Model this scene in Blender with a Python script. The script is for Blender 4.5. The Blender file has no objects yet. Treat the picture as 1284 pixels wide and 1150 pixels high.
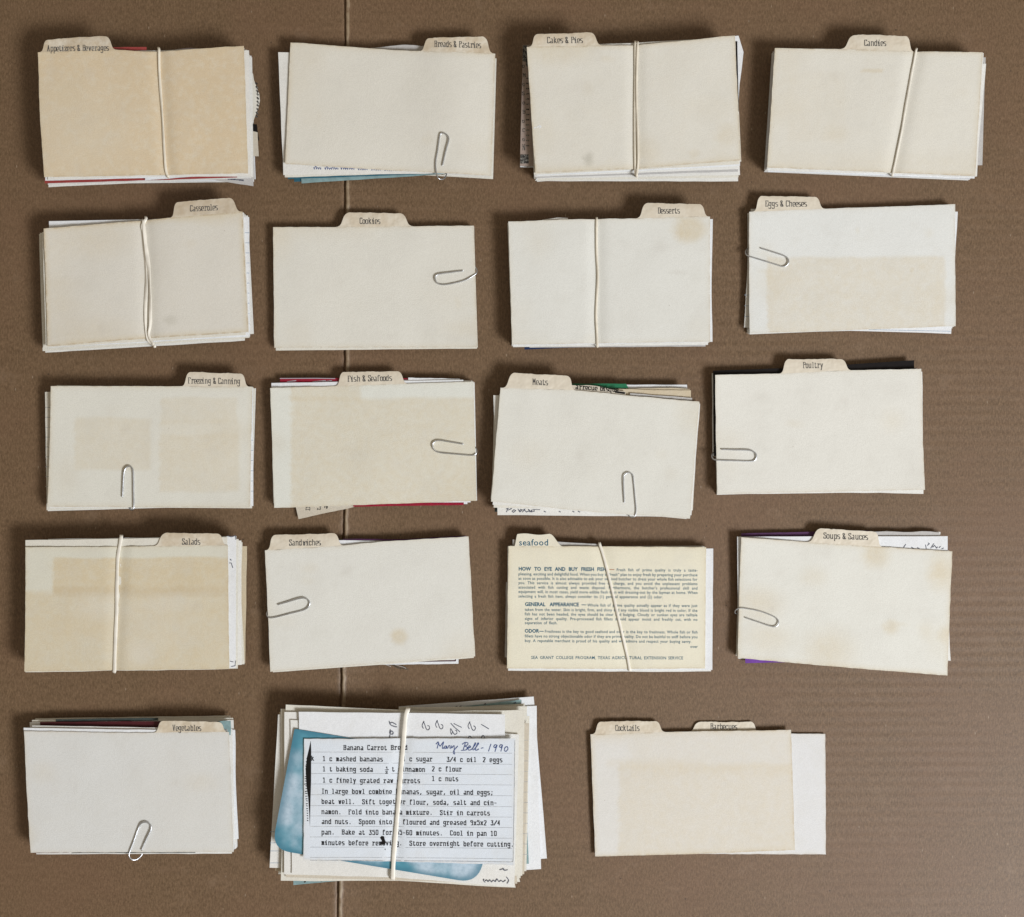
import bpy, math, random
from mathutils import Vector, noise
random.seed(7)
SCN = bpy.context.scene
COL = SCN.collection

# ---------------------------------------------------------------- camera, light, exposure
H = 75.0            # camera height above the cardboard, cm (1 unit = 1 cm)
SC = 0.0494         # cm on the cardboard per photo pixel
SCN.unit_settings.scale_length = 0.01
cam_d = bpy.data.cameras.new("camera")
cam = bpy.data.objects.new("camera", cam_d); COL.objects.link(cam)
cam.location = (0, 0, H)
cam_d.sensor_width = 36.0
cam_d.lens = 36.0 * H / (1284 * SC)
cam_d.clip_start = 1.0; cam_d.clip_end = 1000.0
SCN.camera = cam

world = bpy.data.worlds.new("World"); SCN.world = world; world.use_nodes = True
bg = world.node_tree.nodes["Background"]
bg.inputs[0].default_value = (1.0, 0.86, 0.68, 1.0)
bg.inputs[1].default_value = 0.29

wl = bpy.data.lights.new("window_light", 'AREA')
wl.shape = 'RECTANGLE'; wl.size = 120; wl.size_y = 84
wl.energy = 1290000.0; wl.color = (0.93, 0.955, 1.0)
wo = bpy.data.objects.new("window_light", wl); COL.objects.link(wo)
AZ = math.radians(-36); EL = math.radians(39); DIST = 340.0
wo.location = (DIST*math.cos(EL)*math.cos(AZ), DIST*math.cos(EL)*math.sin(AZ), DIST*math.sin(EL))
wo.rotation_euler = (-Vector(wo.location)).to_track_quat('-Z', 'Y').to_euler()
SCN.view_settings.view_transform = 'Standard'
SCN.view_settings.look = 'None'
SCN.view_settings.exposure = 0.0
SCN.view_settings.gamma = 1.0

# ---------------------------------------------------------------- helpers
def P(px, py, z=0.0):
    """point of the photograph at real height z above the cardboard"""
    k = SC * (H - z) / H
    return ((px - 642) * k, -(py - 575) * k)

def link(o): COL.objects.link(o); return o

def tag(o, label=None, cat=None, group=None, kind=None):
    if label: o["label"] = label
    if cat: o["category"] = cat
    if group: o["group"] = group
    if kind: o["kind"] = kind
    return o

def empty(name, loc):
    o = bpy.data.objects.new(name, None); link(o)
    o.location = loc; o.empty_display_size = 1.0
    return o

def mesh_obj(name, verts, faces, mat, root=None, parent=None, uvs=None, smooth=None, uv2=None):
    """verts in world cm; root gives the origin; parent may be root or a part of it"""
    ox, oy, oz = root.location if root else (0, 0, 0)
    me = bpy.data.meshes.new(name)
    me.from_pydata([(x-ox, y-oy, z-oz) for x, y, z in verts], [], faces)
    if uvs:
        lay = me.uv_layers.new(name="UVMap")
        li = me.loops
        flat = [0.0]*(2*len(li))
        for i, l in enumerate(li):
            flat[2*i], flat[2*i+1] = uvs[l.vertex_index]
        lay.data.foreach_set("uv", flat)
        if uv2:
            l2 = me.uv_layers.new(name="outline"); flat = [0.0]*(2*len(li))
            for i, l in enumerate(li): flat[2*i], flat[2*i+1] = uv2[l.vertex_index]
            l2.data.foreach_set("uv", flat)
    if smooth is True: me.polygons.foreach_set("use_smooth", [True]*len(me.polygons))
    elif smooth: me.polygons.foreach_set("use_smooth", smooth)
    me.materials.append(mat)
    o = bpy.data.objects.new(name, me); link(o)
    if parent or root: o.parent = parent or root
    return o

def smooth_off(pts):
    """offset profile through (t, d) points, 0 at the ends unless given"""
    p = sorted(pts)
    if not p or p[0][0] > 0: p = [(0, 0)] + p
    if p[-1][0] < 1: p = p + [(1, 0)]
    def f(t):
        for (a, da), (b, db) in zip(p, p[1:]):
            if t <= b:
                s = (t-a)/(b-a) if b > a else 1
                s = max(0, min(1, s)); s = s*s*(3-2*s)
                return da + (db-da)*s
        return p[-1][1]
    return f

# ---------------------------------------------------------------- materials
def nodes_of(name):
    m = bpy.data.materials.new(name); m.use_nodes = True
    nt = m.node_tree
    return m, nt, nt.nodes, nt.links, nt.nodes["Principled BSDF"]

def math_n(nt, op, a, b=None, c=None):
    n = nt.nodes.new("ShaderNodeMath"); n.operation = op
    for i, v in enumerate((a, b, c)):
        if v is None: continue
        if isinstance(v, (int, float)): n.inputs[i].default_value = v
        else: nt.links.new(v, n.inputs[i])
    return n.outputs[0]

def sstep(nt, v, lo, hi):
    n = nt.nodes.new("ShaderNodeMapRange"); n.interpolation_type = 'SMOOTHSTEP'
    nt.links.new(v, n.inputs[0])
    n.inputs[1].default_value = lo; n.inputs[2].default_value = hi
    return n.outputs[0]

def mixc(nt, fac, a, b, mode='MIX'):
    n = nt.nodes.new("ShaderNodeMix"); n.data_type = 'RGBA'; n.blend_type = mode
    for sock, v in ((n.inputs[0], fac), (n.inputs[6], a), (n.inputs[7], b)):
        if isinstance(v, (int, float)): sock.default_value = v
        elif isinstance(v, tuple): sock.default_value = (v[0], v[1], v[2], 1)
        else: nt.links.new(v, sock)
    return n.outputs[2]

def noise_n(nt, vec, scale, detail=3, rough=0.55):
    n = nt.nodes.new("ShaderNodeTexNoise")
    n.inputs["Scale"].default_value = scale; n.inputs["Detail"].default_value = detail
    n.inputs["Roughness"].default_value = rough
    nt.links.new(vec, n.inputs["Vector"])
    return n

CREAM = (0.75, 0.73, 0.655)
WHITE = (0.79, 0.785, 0.75)
AGE = (0.66, 0.57, 0.40)

def paper(name, base=CREAM, stains=(), edge_age=0.0, size=(12.7, 7.7), rough=0.8, mottled=0.10,
          spec=0.12, seed=0.0, bump=0.45, specks=True):
    """stains: (shape, cx, cy, hx, hy, soft, strength[, colour]) in card centimetres"""
    m, nt, N, L, bs = nodes_of(name)
    tc = N.new("ShaderNodeTexCoord")
    ad = N.new("ShaderNodeVectorMath"); ad.operation = 'ADD'
    L.new(tc.outputs["UV"], ad.inputs[0]); ad.inputs[1].default_value = (seed*3.7, seed*1.9, seed)
    vec = ad.outputs[0]
    big = noise_n(nt, vec, 0.32, 4, 0.6)
    med = noise_n(nt, vec, 2.2, 4, 0.65)
    fine = noise_n(nt, vec, 16, 3, 0.6)
    # blotchy ageing
    f = math_n(nt, 'MULTIPLY', sstep(nt, big.outputs["Fac"], 0.38, 0.75), mottled*2.2)
    col = mixc(nt, f, base, tuple(b*0.72+a*0.28 for a, b in zip(AGE, base)))
    f2 = math_n(nt, 'MULTIPLY', sstep(nt, med.outputs["Fac"], 0.35, 0.8), mottled)
    col = mixc(nt, f2, col, tuple(a*0.5+b*0.5 for a, b in zip(AGE, base)))
    sep = N.new("ShaderNodeSeparateXYZ"); L.new(tc.outputs["UV"], sep.inputs[0])
    # wobble so that stain outlines are not ruled lines
    wob = math_n(nt, 'MULTIPLY', math_n(nt, 'SUBTRACT', med.outputs["Fac"], 0.5), 0.55)
    wob2 = math_n(nt, 'MULTIPLY', math_n(nt, 'SUBTRACT', big.outputs["Fac"], 0.5), 0.5)
    X = math_n(nt, 'ADD', sep.outputs[0], wob); Y = math_n(nt, 'ADD', sep.outputs[1], wob2)
    for s in stains:
        shape, cx, cy, hx, hy, soft, st = s[:7]
        c = s[7] if len(s) > 7 else AGE
        dx = math_n(nt, 'ABSOLUTE', math_n(nt, 'SUBTRACT', X, cx))
        dy = math_n(nt, 'ABSOLUTE', math_n(nt, 'SUBTRACT', Y, cy))
        if shape == 'box':
            mx = sstep(nt, dx, hx+soft, hx-soft); my = sstep(nt, dy, hy+soft, hy-soft)
            msk = math_n(nt, 'MULTIPLY', mx, my)
            irr = math_n(nt, 'MULTIPLY_ADD', med.outputs["Fac"], 1.3, 0.30)
        else:
            ex = math_n(nt, 'DIVIDE', dx, hx); ey = math_n(nt, 'DIVIDE', dy, hy)
            r = math_n(nt, 'SQRT', math_n(nt, 'ADD', math_n(nt, 'MULTIPLY', ex, ex), math_n(nt, 'MULTIPLY', ey, ey)))
            msk = sstep(nt, r, 1+soft, max(0.0, 1-soft))
            irr = math_n(nt, 'MULTIPLY_ADD', med.outputs["Fac"], 0.9, 0.5)
        fac = math_n(nt, 'MULTIPLY', math_n(nt, 'MULTIPLY', msk, irr), st)
        col = mixc(nt, fac, col, c)
    if edge_age > 0:
        w, h = size
        uo = N.new("ShaderNodeUVMap"); uo.uv_map = "outline"
        so = N.new("ShaderNodeSeparateXYZ"); L.new(uo.outputs[0], so.inputs[0]); OX, OY = so.outputs[0], so.outputs[1]
        ex = math_n(nt, 'MINIMUM', math_n(nt, 'ABSOLUTE', OX), math_n(nt, 'ABSOLUTE', math_n(nt, 'SUBTRACT', OX, w)))
        ey = math_n(nt, 'MINIMUM', math_n(nt, 'ABSOLUTE', OY), math_n(nt, 'ABSOLUTE', math_n(nt, 'ADD', OY, h)))
        e = math_n(nt, 'MINIMUM', ex, ey)
        fac = math_n(nt, 'MULTIPLY', math_n(nt, 'MULTIPLY', sstep(nt, e, 0.42, 0.0), edge_age),
                     math_n(nt, 'MULTIPLY_ADD', big.outputs["Fac"], 1.2, 0.2))
        col = mixc(nt, fac, col, AGE)
    # worn brown line right at the cut edge, faint cool and warm clouds, grain
    if edge_age > 0:
        fac = math_n(nt, 'MULTIPLY', math_n(nt, 'MULTIPLY', sstep(nt, e, 0.13, 0.01), min(1.0, edge_age*1.3+.15)), math_n(nt, 'MULTIPLY', sstep(nt, med.outputs["Fac"], 0.35, 0.62), 0.8))
        col = mixc(nt, fac, col, (0.50, 0.39, 0.24))
    cl1 = noise_n(nt, vec, 0.75, 5, 0.7)
    col = mixc(nt, math_n(nt, 'MULTIPLY', sstep(nt, cl1.outputs["Fac"], 0.45, 0.72), 0.20), col, (0.62, 0.60, 0.54))
    g = math_n(nt, 'MULTIPLY_ADD', fine.outputs["Fac"], 0.36, 0.82)
    g = math_n(nt, 'MULTIPLY', g, math_n(nt, 'MULTIPLY_ADD', noise_n(nt, vec, 6.0, 3, 0.7).outputs["Fac"], 0.14, 0.93))
    gr = N.new("ShaderNodeCombineColor")
    for i in range(3): L.new(g, gr.inputs[i])
    col = mixc(nt, 1.0, col, gr.outputs[0], 'MULTIPLY')
    if specks:
        vo = N.new("ShaderNodeTexVoronoi"); vo.inputs["Scale"].default_value = 0.9
        L.new(vec, vo.inputs["Vector"])
        fac = math_n(nt, 'MULTIPLY', sstep(nt, vo.outputs["Distance"], 0.035, 0.015), 0.45)
        pick = sstep(nt, big.outputs["Fac"], 0.5, 0.56)
        col = mixc(nt, math_n(nt, 'MULTIPLY', fac, pick), col, (0.2, 0.14, 0.08))
    L.new(col, bs.inputs["Base Color"])
    bs.inputs["Roughness"].default_value = rough
    bs.inputs["Specular IOR Level"].default_value = spec
    b1 = N.new("ShaderNodeBump"); b1.inputs["Strength"].default_value = bump; b1.inputs["Distance"].default_value = 0.02
    L.new(math_n(nt, 'ADD', fine.outputs["Fac"], math_n(nt, 'MULTIPLY', med.outputs["Fac"], 1.3)), b1.inputs["Height"])
    L.new(b1.outputs[0], bs.inputs["Normal"])
    return m

def ink(name, color, rough=0.6, worn=0.0, scale=9.0, paper_col=CREAM):
    m, nt, N, L, bs = nodes_of(name)
    tc = N.new("ShaderNodeTexCoord")
    n = noise_n(nt, tc.outputs["Object"], scale, 3, 0.6)
    f = math_n(nt, 'MULTIPLY', sstep(nt, n.outputs["Fac"], 0.42, 0.68), worn)
    col = mixc(nt, f, color, paper_col)
    L.new(col, bs.inputs["Base Color"]); bs.inputs["Roughness"].default_value = rough
    bs.inputs["Specular IOR Level"].default_value = 0.2
    return m

def tab_material(name, age=0.35, seed=0.0):
    m, nt, N, L, bs = nodes_of(name)
    tc = N.new("ShaderNodeTexCoord")
    ad = N.new("ShaderNodeVectorMath"); ad.operation = 'ADD'
    L.new(tc.outputs["UV"], ad.inputs[0]); ad.inputs[1].default_value = (seed*2.3, seed*5.1, seed)
    vec = ad.outputs[0]
    big = noise_n(nt, vec, 0.9, 4, 0.65); med = noise_n(nt, vec, 4.5, 4, 0.65)
    base = (0.74, 0.68, 0.565)
    col = mixc(nt, math_n(nt, 'MULTIPLY', sstep(nt, big.outputs["Fac"], 0.35, 0.65), age), base, (0.52, 0.40, 0.25))
    col = mixc(nt, math_n(nt, 'MULTIPLY', sstep(nt, med.outputs["Fac"], 0.55, 0.75), 0.35*age+0.1), col, (0.44, 0.34, 0.22))
    # grubby top rim of the tab: handled dirt has its own shape (distance from the card's upper edge)
    sep = N.new("ShaderNodeSeparateXYZ"); L.new(tc.outputs["UV"], sep.inputs[0])
    fac = math_n(nt, 'MULTIPLY', sstep(nt, math_n(nt, 'ADD', sep.outputs[1], math_n(nt, 'MULTIPLY', med.outputs["Fac"], 0.5)), 0.75, 1.25), 0.5*age+0.1)
    col = mixc(nt, fac, col, (0.42, 0.31, 0.19))
    L.new(col, bs.inputs["Base Color"])
    bs.inputs["Roughness"].default_value = 0.42
    bs.inputs["Specular IOR Level"].default_value = 0.4
    w = noise_n(nt, vec, 1.5, 2, 0.5)
    b1 = N.new("ShaderNodeBump"); b1.inputs["Strength"].default_value = 0.55; b1.inputs["Distance"].default_value = 0.12
    L.new(w.outputs["Fac"], b1.inputs["Height"]); L.new(b1.outputs[0], bs.inputs["Normal"])
    bs.inputs['Coat Weight'].default_value = 0.15; bs.inputs['Coat Roughness'].default_value = 0.3
    return m

def cardboard_material(name="kraft_cardboard", pale=0.0):
    m, nt, N, L, bs = nodes_of(name)
    tc = N.new("ShaderNodeTexCoord"); vec = tc.outputs["Object"]
    mp = N.new("ShaderNodeMapping"); mp.inputs["Scale"].default_value = (2.3, 0.8, 1)
    L.new(vec, mp.inputs[0])
    fib = noise_n(nt, mp.outputs[0], 5.0, 5, 0.72)
    mp2 = N.new("ShaderNodeMapping"); mp2.inputs["Scale"].default_value = (0.25, 1.0, 1)
    L.new(vec, mp2.inputs[0])
    streak = noise_n(nt, mp2.outputs[0], 1.6, 3, 0.6)
    big = noise_n(nt, vec, 0.10, 4, 0.6)
    fine = noise_n(nt, vec, 14, 3, 0.7)
    col = mixc(nt, sstep(nt, fib.outputs["Fac"], 0.3, 0.72), (0.108, 0.063, 0.029), (0.212, 0.133, 0.072))
    col = mixc(nt, math_n(nt, 'MULTIPLY', sstep(nt, streak.outputs["Fac"], 0.4, 0.75), 0.25), col, (0.200, 0.122, 0.068))
    col = mixc(nt, math_n(nt, 'MULTIPLY', sstep(nt, big.outputs["Fac"], 0.4, 0.7), 0.28), col, (0.185, 0.098, 0.056))
    g = math_n(nt, 'MULTIPLY_ADD', fine.outputs["Fac"], 0.8, 0.6)
    cc = N.new("ShaderNodeCombineColor")
    for i in range(3): L.new(g, cc.inputs[i])
    col = mixc(nt, 1.0, col, cc.outputs[0], 'MULTIPLY')
    vo = N.new("ShaderNodeTexVoronoi"); vo.inputs["Scale"].default_value = 0.75; L.new(vec, vo.inputs["Vector"])
    pick = sstep(nt, noise_n(nt, vec, 0.9, 1).outputs["Fac"], 0.5, 0.55)
    col = mixc(nt, math_n(nt, 'MULTIPLY', math_n(nt, 'MULTIPLY', sstep(nt, vo.outputs["Distance"], 0.06, 0.02), pick), 0.7), col, (0.035, 0.02, 0.012))
    # pale stray fibres
    mp3 = N.new("ShaderNodeMapping"); mp3.inputs["Scale"].default_value = (1.0, 0.33, 1); mp3.inputs["Rotation"].default_value = (0, 0, 0.5)
    mp3.inputs["Location"].default_value = (4.2, 7.7, 0)
    L.new(vec, mp3.inputs[0])
    vo2 = N.new("ShaderNodeTexVoronoi"); vo2.inputs["Scale"].default_value = 1.5; L.new(mp3.outputs[0], vo2.inputs["Vector"])
    col = mixc(nt, math_n(nt, 'MULTIPLY', sstep(nt, vo2.outputs["Distance"], 0.06, 0.02), 0.5), col, (0.44, 0.35, 0.26))
    sm = noise_n(nt, vec, 0.33, 5, 0.75)
    col = mixc(nt, math_n(nt, 'MULTIPLY', sstep(nt, sm.outputs["Fac"], 0.56, 0.72), 0.28), col, (0.27, 0.185, 0.12))
    if pale: col = mixc(nt, math_n(nt, 'MULTIPLY', sstep(nt, streak.outputs["Fac"], 0.2, 0.6), pale), col, (0.36, 0.28, 0.18))
    L.new(col, bs.inputs["Base Color"])
    bs.inputs["Roughness"].default_value = 0.55
    bs.inputs["Specular IOR Level"].default_value = 0.5
    # flutes inside the board telegraph through as faint horizontal ribs
    sep = N.new("ShaderNodeSeparateXYZ"); L.new(vec, sep.inputs[0])
    ph = math_n(nt, 'ADD', math_n(nt, 'MULTIPLY', sep.outputs[1], 9.6), math_n(nt, 'MULTIPLY', big.outputs["Fac"], 3.0))
    rib = math_n(nt, 'MULTIPLY', math_n(nt, 'SINE', ph), math_n(nt, 'MULTIPLY', sstep(nt, streak.outputs["Fac"], 0.35, 0.7), 0.25))
    b = N.new("ShaderNodeBump"); b.inputs["Strength"].default_value = 0.28; b.inputs["Distance"].default_value = 0.02
    L.new(math_n(nt, 'ADD', rib, math_n(nt, 'ADD', fib.outputs["Fac"], fine.outputs["Fac"])), b.inputs["Height"])
    L.new(b.outputs[0], bs.inputs["Normal"])
    return m

def simple(name, color, rough=0.6, metal=0.0, spec=0.3, nscale=3.0, var=0.12):
    m, nt, N, L, bs = nodes_of(name)
    tc = N.new("ShaderNodeTexCoord")
    n = noise_n(nt, tc.outputs["Object"], nscale, 4, 0.6)
    col = mixc(nt, sstep(nt, n.outputs["Fac"], 0.3, 0.7), tuple(c*(1-var) for c in color), tuple(min(1, c*(1+var)) for c in color))
    L.new(col, bs.inputs["Base Color"]); bs.inputs["Roughness"].default_value = rough
    bs.inputs["Metallic"].default_value = metal; bs.inputs["Specular IOR Level"].default_value = spec
    return m

M = {}
M['steel'] = simple("clip_steel", (0.66, 0.68, 0.71), 0.34, 1.0, nscale=2.0)
M['rubber'] = simple("natural_rubber", (0.76, 0.70, 0.58), 0.42, 0, 0.45, 1.5, 0.08)
M['rubber_pale'] = simple("pale_rubber", (0.80, 0.76, 0.67), 0.38, 0, 0.5, 1.5, 0.08)
M['white'] = paper("white_card", WHITE, mottled=0.06, seed=1.1, specks=False)
M['bright'] = paper("bright_white_paper", (0.80, 0.82, 0.84), mottled=0.02, seed=2.1, specks=False)
M['cream'] = paper("cream_card", CREAM, mottled=0.2, seed=3.1, specks=False)
M['tan'] = paper("tan_card", (0.62, 0.53, 0.38), mottled=0.25, seed=4.1, specks=False)
M['beige'] = paper("beige_card", (0.60, 0.545, 0.45), mottled=0.15, seed=4.9, specks=False)
M['grey'] = paper("grey_card", (0.52, 0.51, 0.50), mottled=0.1, seed=5.1, specks=False)
M['lavender'] = paper("lavender_card", (0.42, 0.38, 0.44), mottled=0.1, seed=5.7, specks=False)
M['pinkish'] = paper("pinkish_clipping", (0.32, 0.25, 0.22), mottled=0.2, seed=5.8, specks=False)
M['red'] = simple("red_card", (0.34, 0.06, 0.055), 0.5)
M['crimson'] = simple("crimson_card", (0.30, 0.012, 0.035), 0.45)
M['maroon'] = simple("maroon_card", (0.07, 0.012, 0.016), 0.45)
M['teal'] = simple("teal_card", (0.035, 0.13, 0.18), 0.5)
M['palegreen'] = simple("grey_green_card", (0.24, 0.36, 0.37), 0.55)
M['darkgreen'] = simple("dark_grey_green_card", (0.045, 0.06, 0.058), 0.55)
M['green'] = simple("green_card", (0.02, 0.17, 0.08), 0.5)
M['black'] = simple("black_card", (0.012, 0.010, 0.010), 0.45, spec=.15)
M['navy'] = simple("navy_card", (0.012, 0.028, 0.085), 0.45)
M['purple'] = simple("purple_card", (0.16, 0.045, 0.33), 0.5)
M['plum'] = simple("plum_card", (0.09, 0.03, 0.10), 0.5)
M['i_black'] = ink("black_print", (0.035, 0.032, 0.03), worn=0.35)
M['i_type'] = ink("typewriter_ink", (0.02, 0.022, 0.03), worn=0.1, scale=12)
M['i_tab'] = ink("tab_print", (0.085, 0.08, 0.075), worn=0.15, scale=5)
M['i_teal'] = ink("teal_print", (0.0, 0.10, 0.17), worn=0.1)
M['i_blue'] = ink("blue_ballpoint", (0.05, 0.09, 0.26), worn=0.2)
M['i_dark'] = ink("dark_ballpoint", (0.07, 0.08, 0.12), worn=0.2)
M['i_rule'] = ink("blue_rule", (0.30, 0.40, 0.52), worn=0.4)
M['i_grule'] = ink("grey_rule", (0.32, 0.34, 0.37), worn=0.6, scale=5)
M['i_orange'] = ink("orange_print", (0.42, 0.16, 0.06), worn=0.1)

# ---------------------------------------------------------------- sheets of card
class Sheet:
    """A card with real thickness: a warped grid with a top, a bottom and a rim."""
    def __init__(s, quad, z, W=None, top=(), bottom=(), left=(), right=(), curl=None, thick=0.035,
                 world=False, nx=66, ny=20, warp_scale=1.0):
        s.z0 = z; s.th = thick; s.W = W; s.curl = curl; s.ws = warp_scale
        s.q = [q if world else P(q[0], q[1], z) for q in quad]        # TL TR BR BL
        s.f = [smooth_off(a) for a in (top, bottom, left, right)]
        s.nx, s.ny = nx, ny
        s.x0, s.y0 = s.q[0]
        s.size = (math.dist(s.q[0], s.q[1]), math.dist(s.q[0], s.q[3]))
    def pos(s, u, v):
        (ax, ay), (bx, by), (cx, cy), (dx, dy) = s.q
        x = (1-v)*((1-u)*ax+u*bx) + v*((1-u)*dx+u*cx)
        y = (1-v)*((1-u)*ay+u*by) + v*((1-u)*dy+u*cy)
        k = SC*(H-s.z0)/H
        y -= k*((1-v)*s.f[0](u) + v*s.f[1](u))
        x += k*((1-u)*s.f[2](v) + u*s.f[3](v))
        return x, y
    def zf(s, x, y):
        z = s.z0
        if s.W: z += s.W(x, y)*s.ws
        if s.curl:
            (ax, ay), (bx, by), _, (dx, dy) = s.q
            ex, ey = bx-ax, by-ay; fx, fy = dx-ax, dy-ay
            u = ((x-ax)*ex+(y-ay)*ey)/(ex*ex+ey*ey); v = ((x-ax)*fx+(y-ay)*fy)/(fx*fx+fy*fy)
            z += s.curl(max(-.1, min(1.1, u)), max(-.2, min(1.1, v)))
        return max(z, 0.02+s.th)
    def build(s, name, mat, root, parent=None):
        nx, ny = s.nx, s.ny
        rows = [[s.pos(i/nx, j/ny) for i in range(nx+1)] for j in range(ny+1)]
        # cut edges are a little uneven from handling
        for i in range(nx+1):
            for j in (0, ny):
                if 0 < i < nx or j:
                    x, y = rows[j][i]; rows[j][i] = (x, y+0.022*noise.noise(Vector((x*1.9, y*1.9, s.z0*9)))+0.010*noise.noise(Vector((x*7, y, s.z0*5))))
        for j in range(1, ny+1):
            for i in (0, nx):
                x, y = rows[j][i]; rows[j][i] = (x+0.025*noise.noise(Vector((x*1.9, y*1.9, s.z0*7+3))), y)
        return solid_grid(name, rows, s.zf, s.th, mat, root, parent, (s.x0, s.y0), s.size)

def solid_grid(name, rows, zf, th, mat, root, parent, uv0, size=(12.7, 7.7)):
    ny, nx = len(rows)-1, len(rows[0])-1
    V, F, S, UV, U2 = [], [], [], [], []
    for layer in (0, 1):
        for j, r in enumerate(rows):
            for i, (x, y) in enumerate(r):
                V.append((x, y, zf(x, y) - layer*th)); UV.append((x-uv0[0], y-uv0[1])); U2.append((size[0]*i/nx, -size[1]*j/ny))
    n = (nx+1)*(ny+1)
    I = lambda i, j: j*(nx+1)+i
    for j in range(ny):
        for i in range(nx):
            F.append((I(i, j), I(i, j+1), I(i+1, j+1), I(i+1, j))); S.append(True)
            F.append((n+I(i, j), n+I(i+1, j), n+I(i+1, j+1), n+I(i, j+1))); S.append(True)
    loop = [(i, 0) for i in range(nx)] + [(nx, j) for j in range(ny)] + [(i, ny) for i in range(nx, 0, -1)] + [(0, j) for j in range(ny, 0, -1)]
    b = len(V)
    for i, j in loop:
        for layer in (0, 1):
            k = layer*n + I(i, j); V.append(V[k]); UV.append(UV[k]); U2.append(U2[k])
    m = len(loop)
    for k in range(m):
        a, c = b+2*k, b+2*((k+1) % m)
        F.append((a, c, c+1, a+1)); S.append(False)
    return mesh_obj(name, V, F, mat, root, parent, UV, S, U2)

# ---------------------------------------------------------------- writing: a slab stroke font (x 0-6, baseline 3, x height 8, caps b)
G = {
'a': "28 48 57 53 63|55 25 14 23 43 54", 'b': "0b 1b 13|16 28 48 57 54 43 23 15", 'c': "57 48 28 17 14 23 43 54",
'd': "4b 5b 53 63|57 38 28 17 14 23 33 54", 'e': "15 55 57 48 28 17 14 23 53", 'f': "5a 4b 3b 2a 23|13 43|18 48",
'g': "68 58 51 40 20 11|57 48 28 17 15 24 44 55", 'h': "0b 1b 13|03 23|17 28 48 57 53|43 63", 'i': "18 33 33|18 38 33|13 53|3a 3b",
'j': "28 48 41 30 10|4a 4b", 'k': "0b 1b 13|03 23|15 48|26 53|38 58|43 63", 'l': "1b 3b 33|13 53",
'm': "08 18 13|03 23|17 28 37 33|37 48 57 53 63", 'n': "08 18 13|03 23|17 28 48 57 53|43 63", 'o': "28 48 57 54 43 23 14 17 28",
'p': "08 18 10|00 20|17 28 48 57 54 43 23 14", 'q': "68 58 50|40 60|57 48 28 17 14 23 43 54", 'r': "08 28 23|03 43|26 38 58 57",
's': "58 28 17 16 55 54 43 13", 't': "2a 24 33 43 54|18 48", 'u': "08 18 14 23 43 55|48 58 53 63", 'v': "08 28|48 68|18 33 58",
'w': "18 23 37 43 58|08 28|48 68", 'x': "18 53|58 13|08 28|48 68|03 23|43 63", 'y': "18 34|58 20 10|08 28|48 68", 'z': "17 18 58 13 53 54",
'A': "13 3b 53|26 46|03 23|43 63", 'B': "13 1b|0b 4b 5a 58 47 17|47 56 54 43 03", 'C': "59 5b|5a 4b 2b 1a 14 23 43 54",
'D': "03 43 54 5a 4b 0b|13 1b", 'E': "0b 5b 59|1b 13|03 53 55|17 37", 'F': "0b 5b 59|1b 13|03 33|17 37",
'G': "59 5b|5a 4b 2b 1a 14 23 43 54 57 37", 'I': "1b 5b|13 53|3b 33", 'M': "0b 1b 36 5b 6b|13 1b|53 5b|03 23|43 63", 'N': "0b 1b 53 5b|13 1b|03 23|4b 6b",
'P': "0b 4b 5a 58 47 17|1b 13|03 33", 'S': "59 5b|5a 4b 2b 1a 18 56 54 43 23 14|13 15", 'V': "0b 2b|4b 6b|1b 33 5b", 'D': "03 43 54 5a 4b 0b|13 1b",
'&': "64 53 19 1a 2b 3b 4a 49 15 14 23 33 56", '0': "2b 4b 5a 54 43 23 14 1a 2b", '1': "1a 3b 33|13 53", '2': "1a 2b 4b 5a 58 13 53",
'3': "1b 5b 37 47 56 54 43 23 14", '4': "43 4b 15 55", '5': "5b 1b 18 48 57 54 43 23 14", '6': "5a 4b 2b 1a 14 23 43 54 56 47 17",
'8': "2b 4b 5a 58 47 27 18 1a 2b|27 16 14 23 43 54 56 47", '9': "57 37 18 1a 2b 4b 5a 54 43 23", '.': "33 34", ',': "34 22", ';': "34 22|37 38",
'-': "16 56", '/': "03 6b", '(': "4b 2a 24 43", ')': "2b 4a 44 23", '#': "2b 4b 5a 54 43 23 14 1a 2b"}
def glyph(ch):
    def yy(v): return v if v <= 0 else v*1.16 if v <= 5 else 5.8+(v-5)*0.733
    return [[(int(p[0], 16), yy(int(p[1], 16)-3)) for p in st.split()] for st in G[ch].split('|')]

def ribbon(V, F, pts, wv, wh, zf, lift=0.007, P2=None):
    """flat printed stroke along pts (world xy); wv = width of upright strokes, wh = of level ones"""
    for (x1, y1), (x2, y2) in zip(pts, pts[1:]):
        L_ = math.hypot(x2-x1, y2-y1)
        if L_ < 1e-6: continue
        dx, dy = (x2-x1)/L_, (y2-y1)/L_
        w = (wv*abs(dy) + wh*abs(dx))/2
        ex = w*0.55
        n = max(1, int(L_/0.45))
        px, py = -dy*w, dx*w
        b = len(V)
        for k in range(n+1):
            t = k/n
            x = x1-dx*ex + (x2-x1+2*dx*ex)*t; y = y1-dy*ex + (y2-y1+2*dy*ex)*t
            for sgn in (1, -1):
                X, Y = x+sgn*px, y+sgn*py
                V.append((X, Y, zf(X, Y)+lift))
        for k in range(n):
            a = b+2*k; F.append((a, a+1, a+3, a+2))

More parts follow.
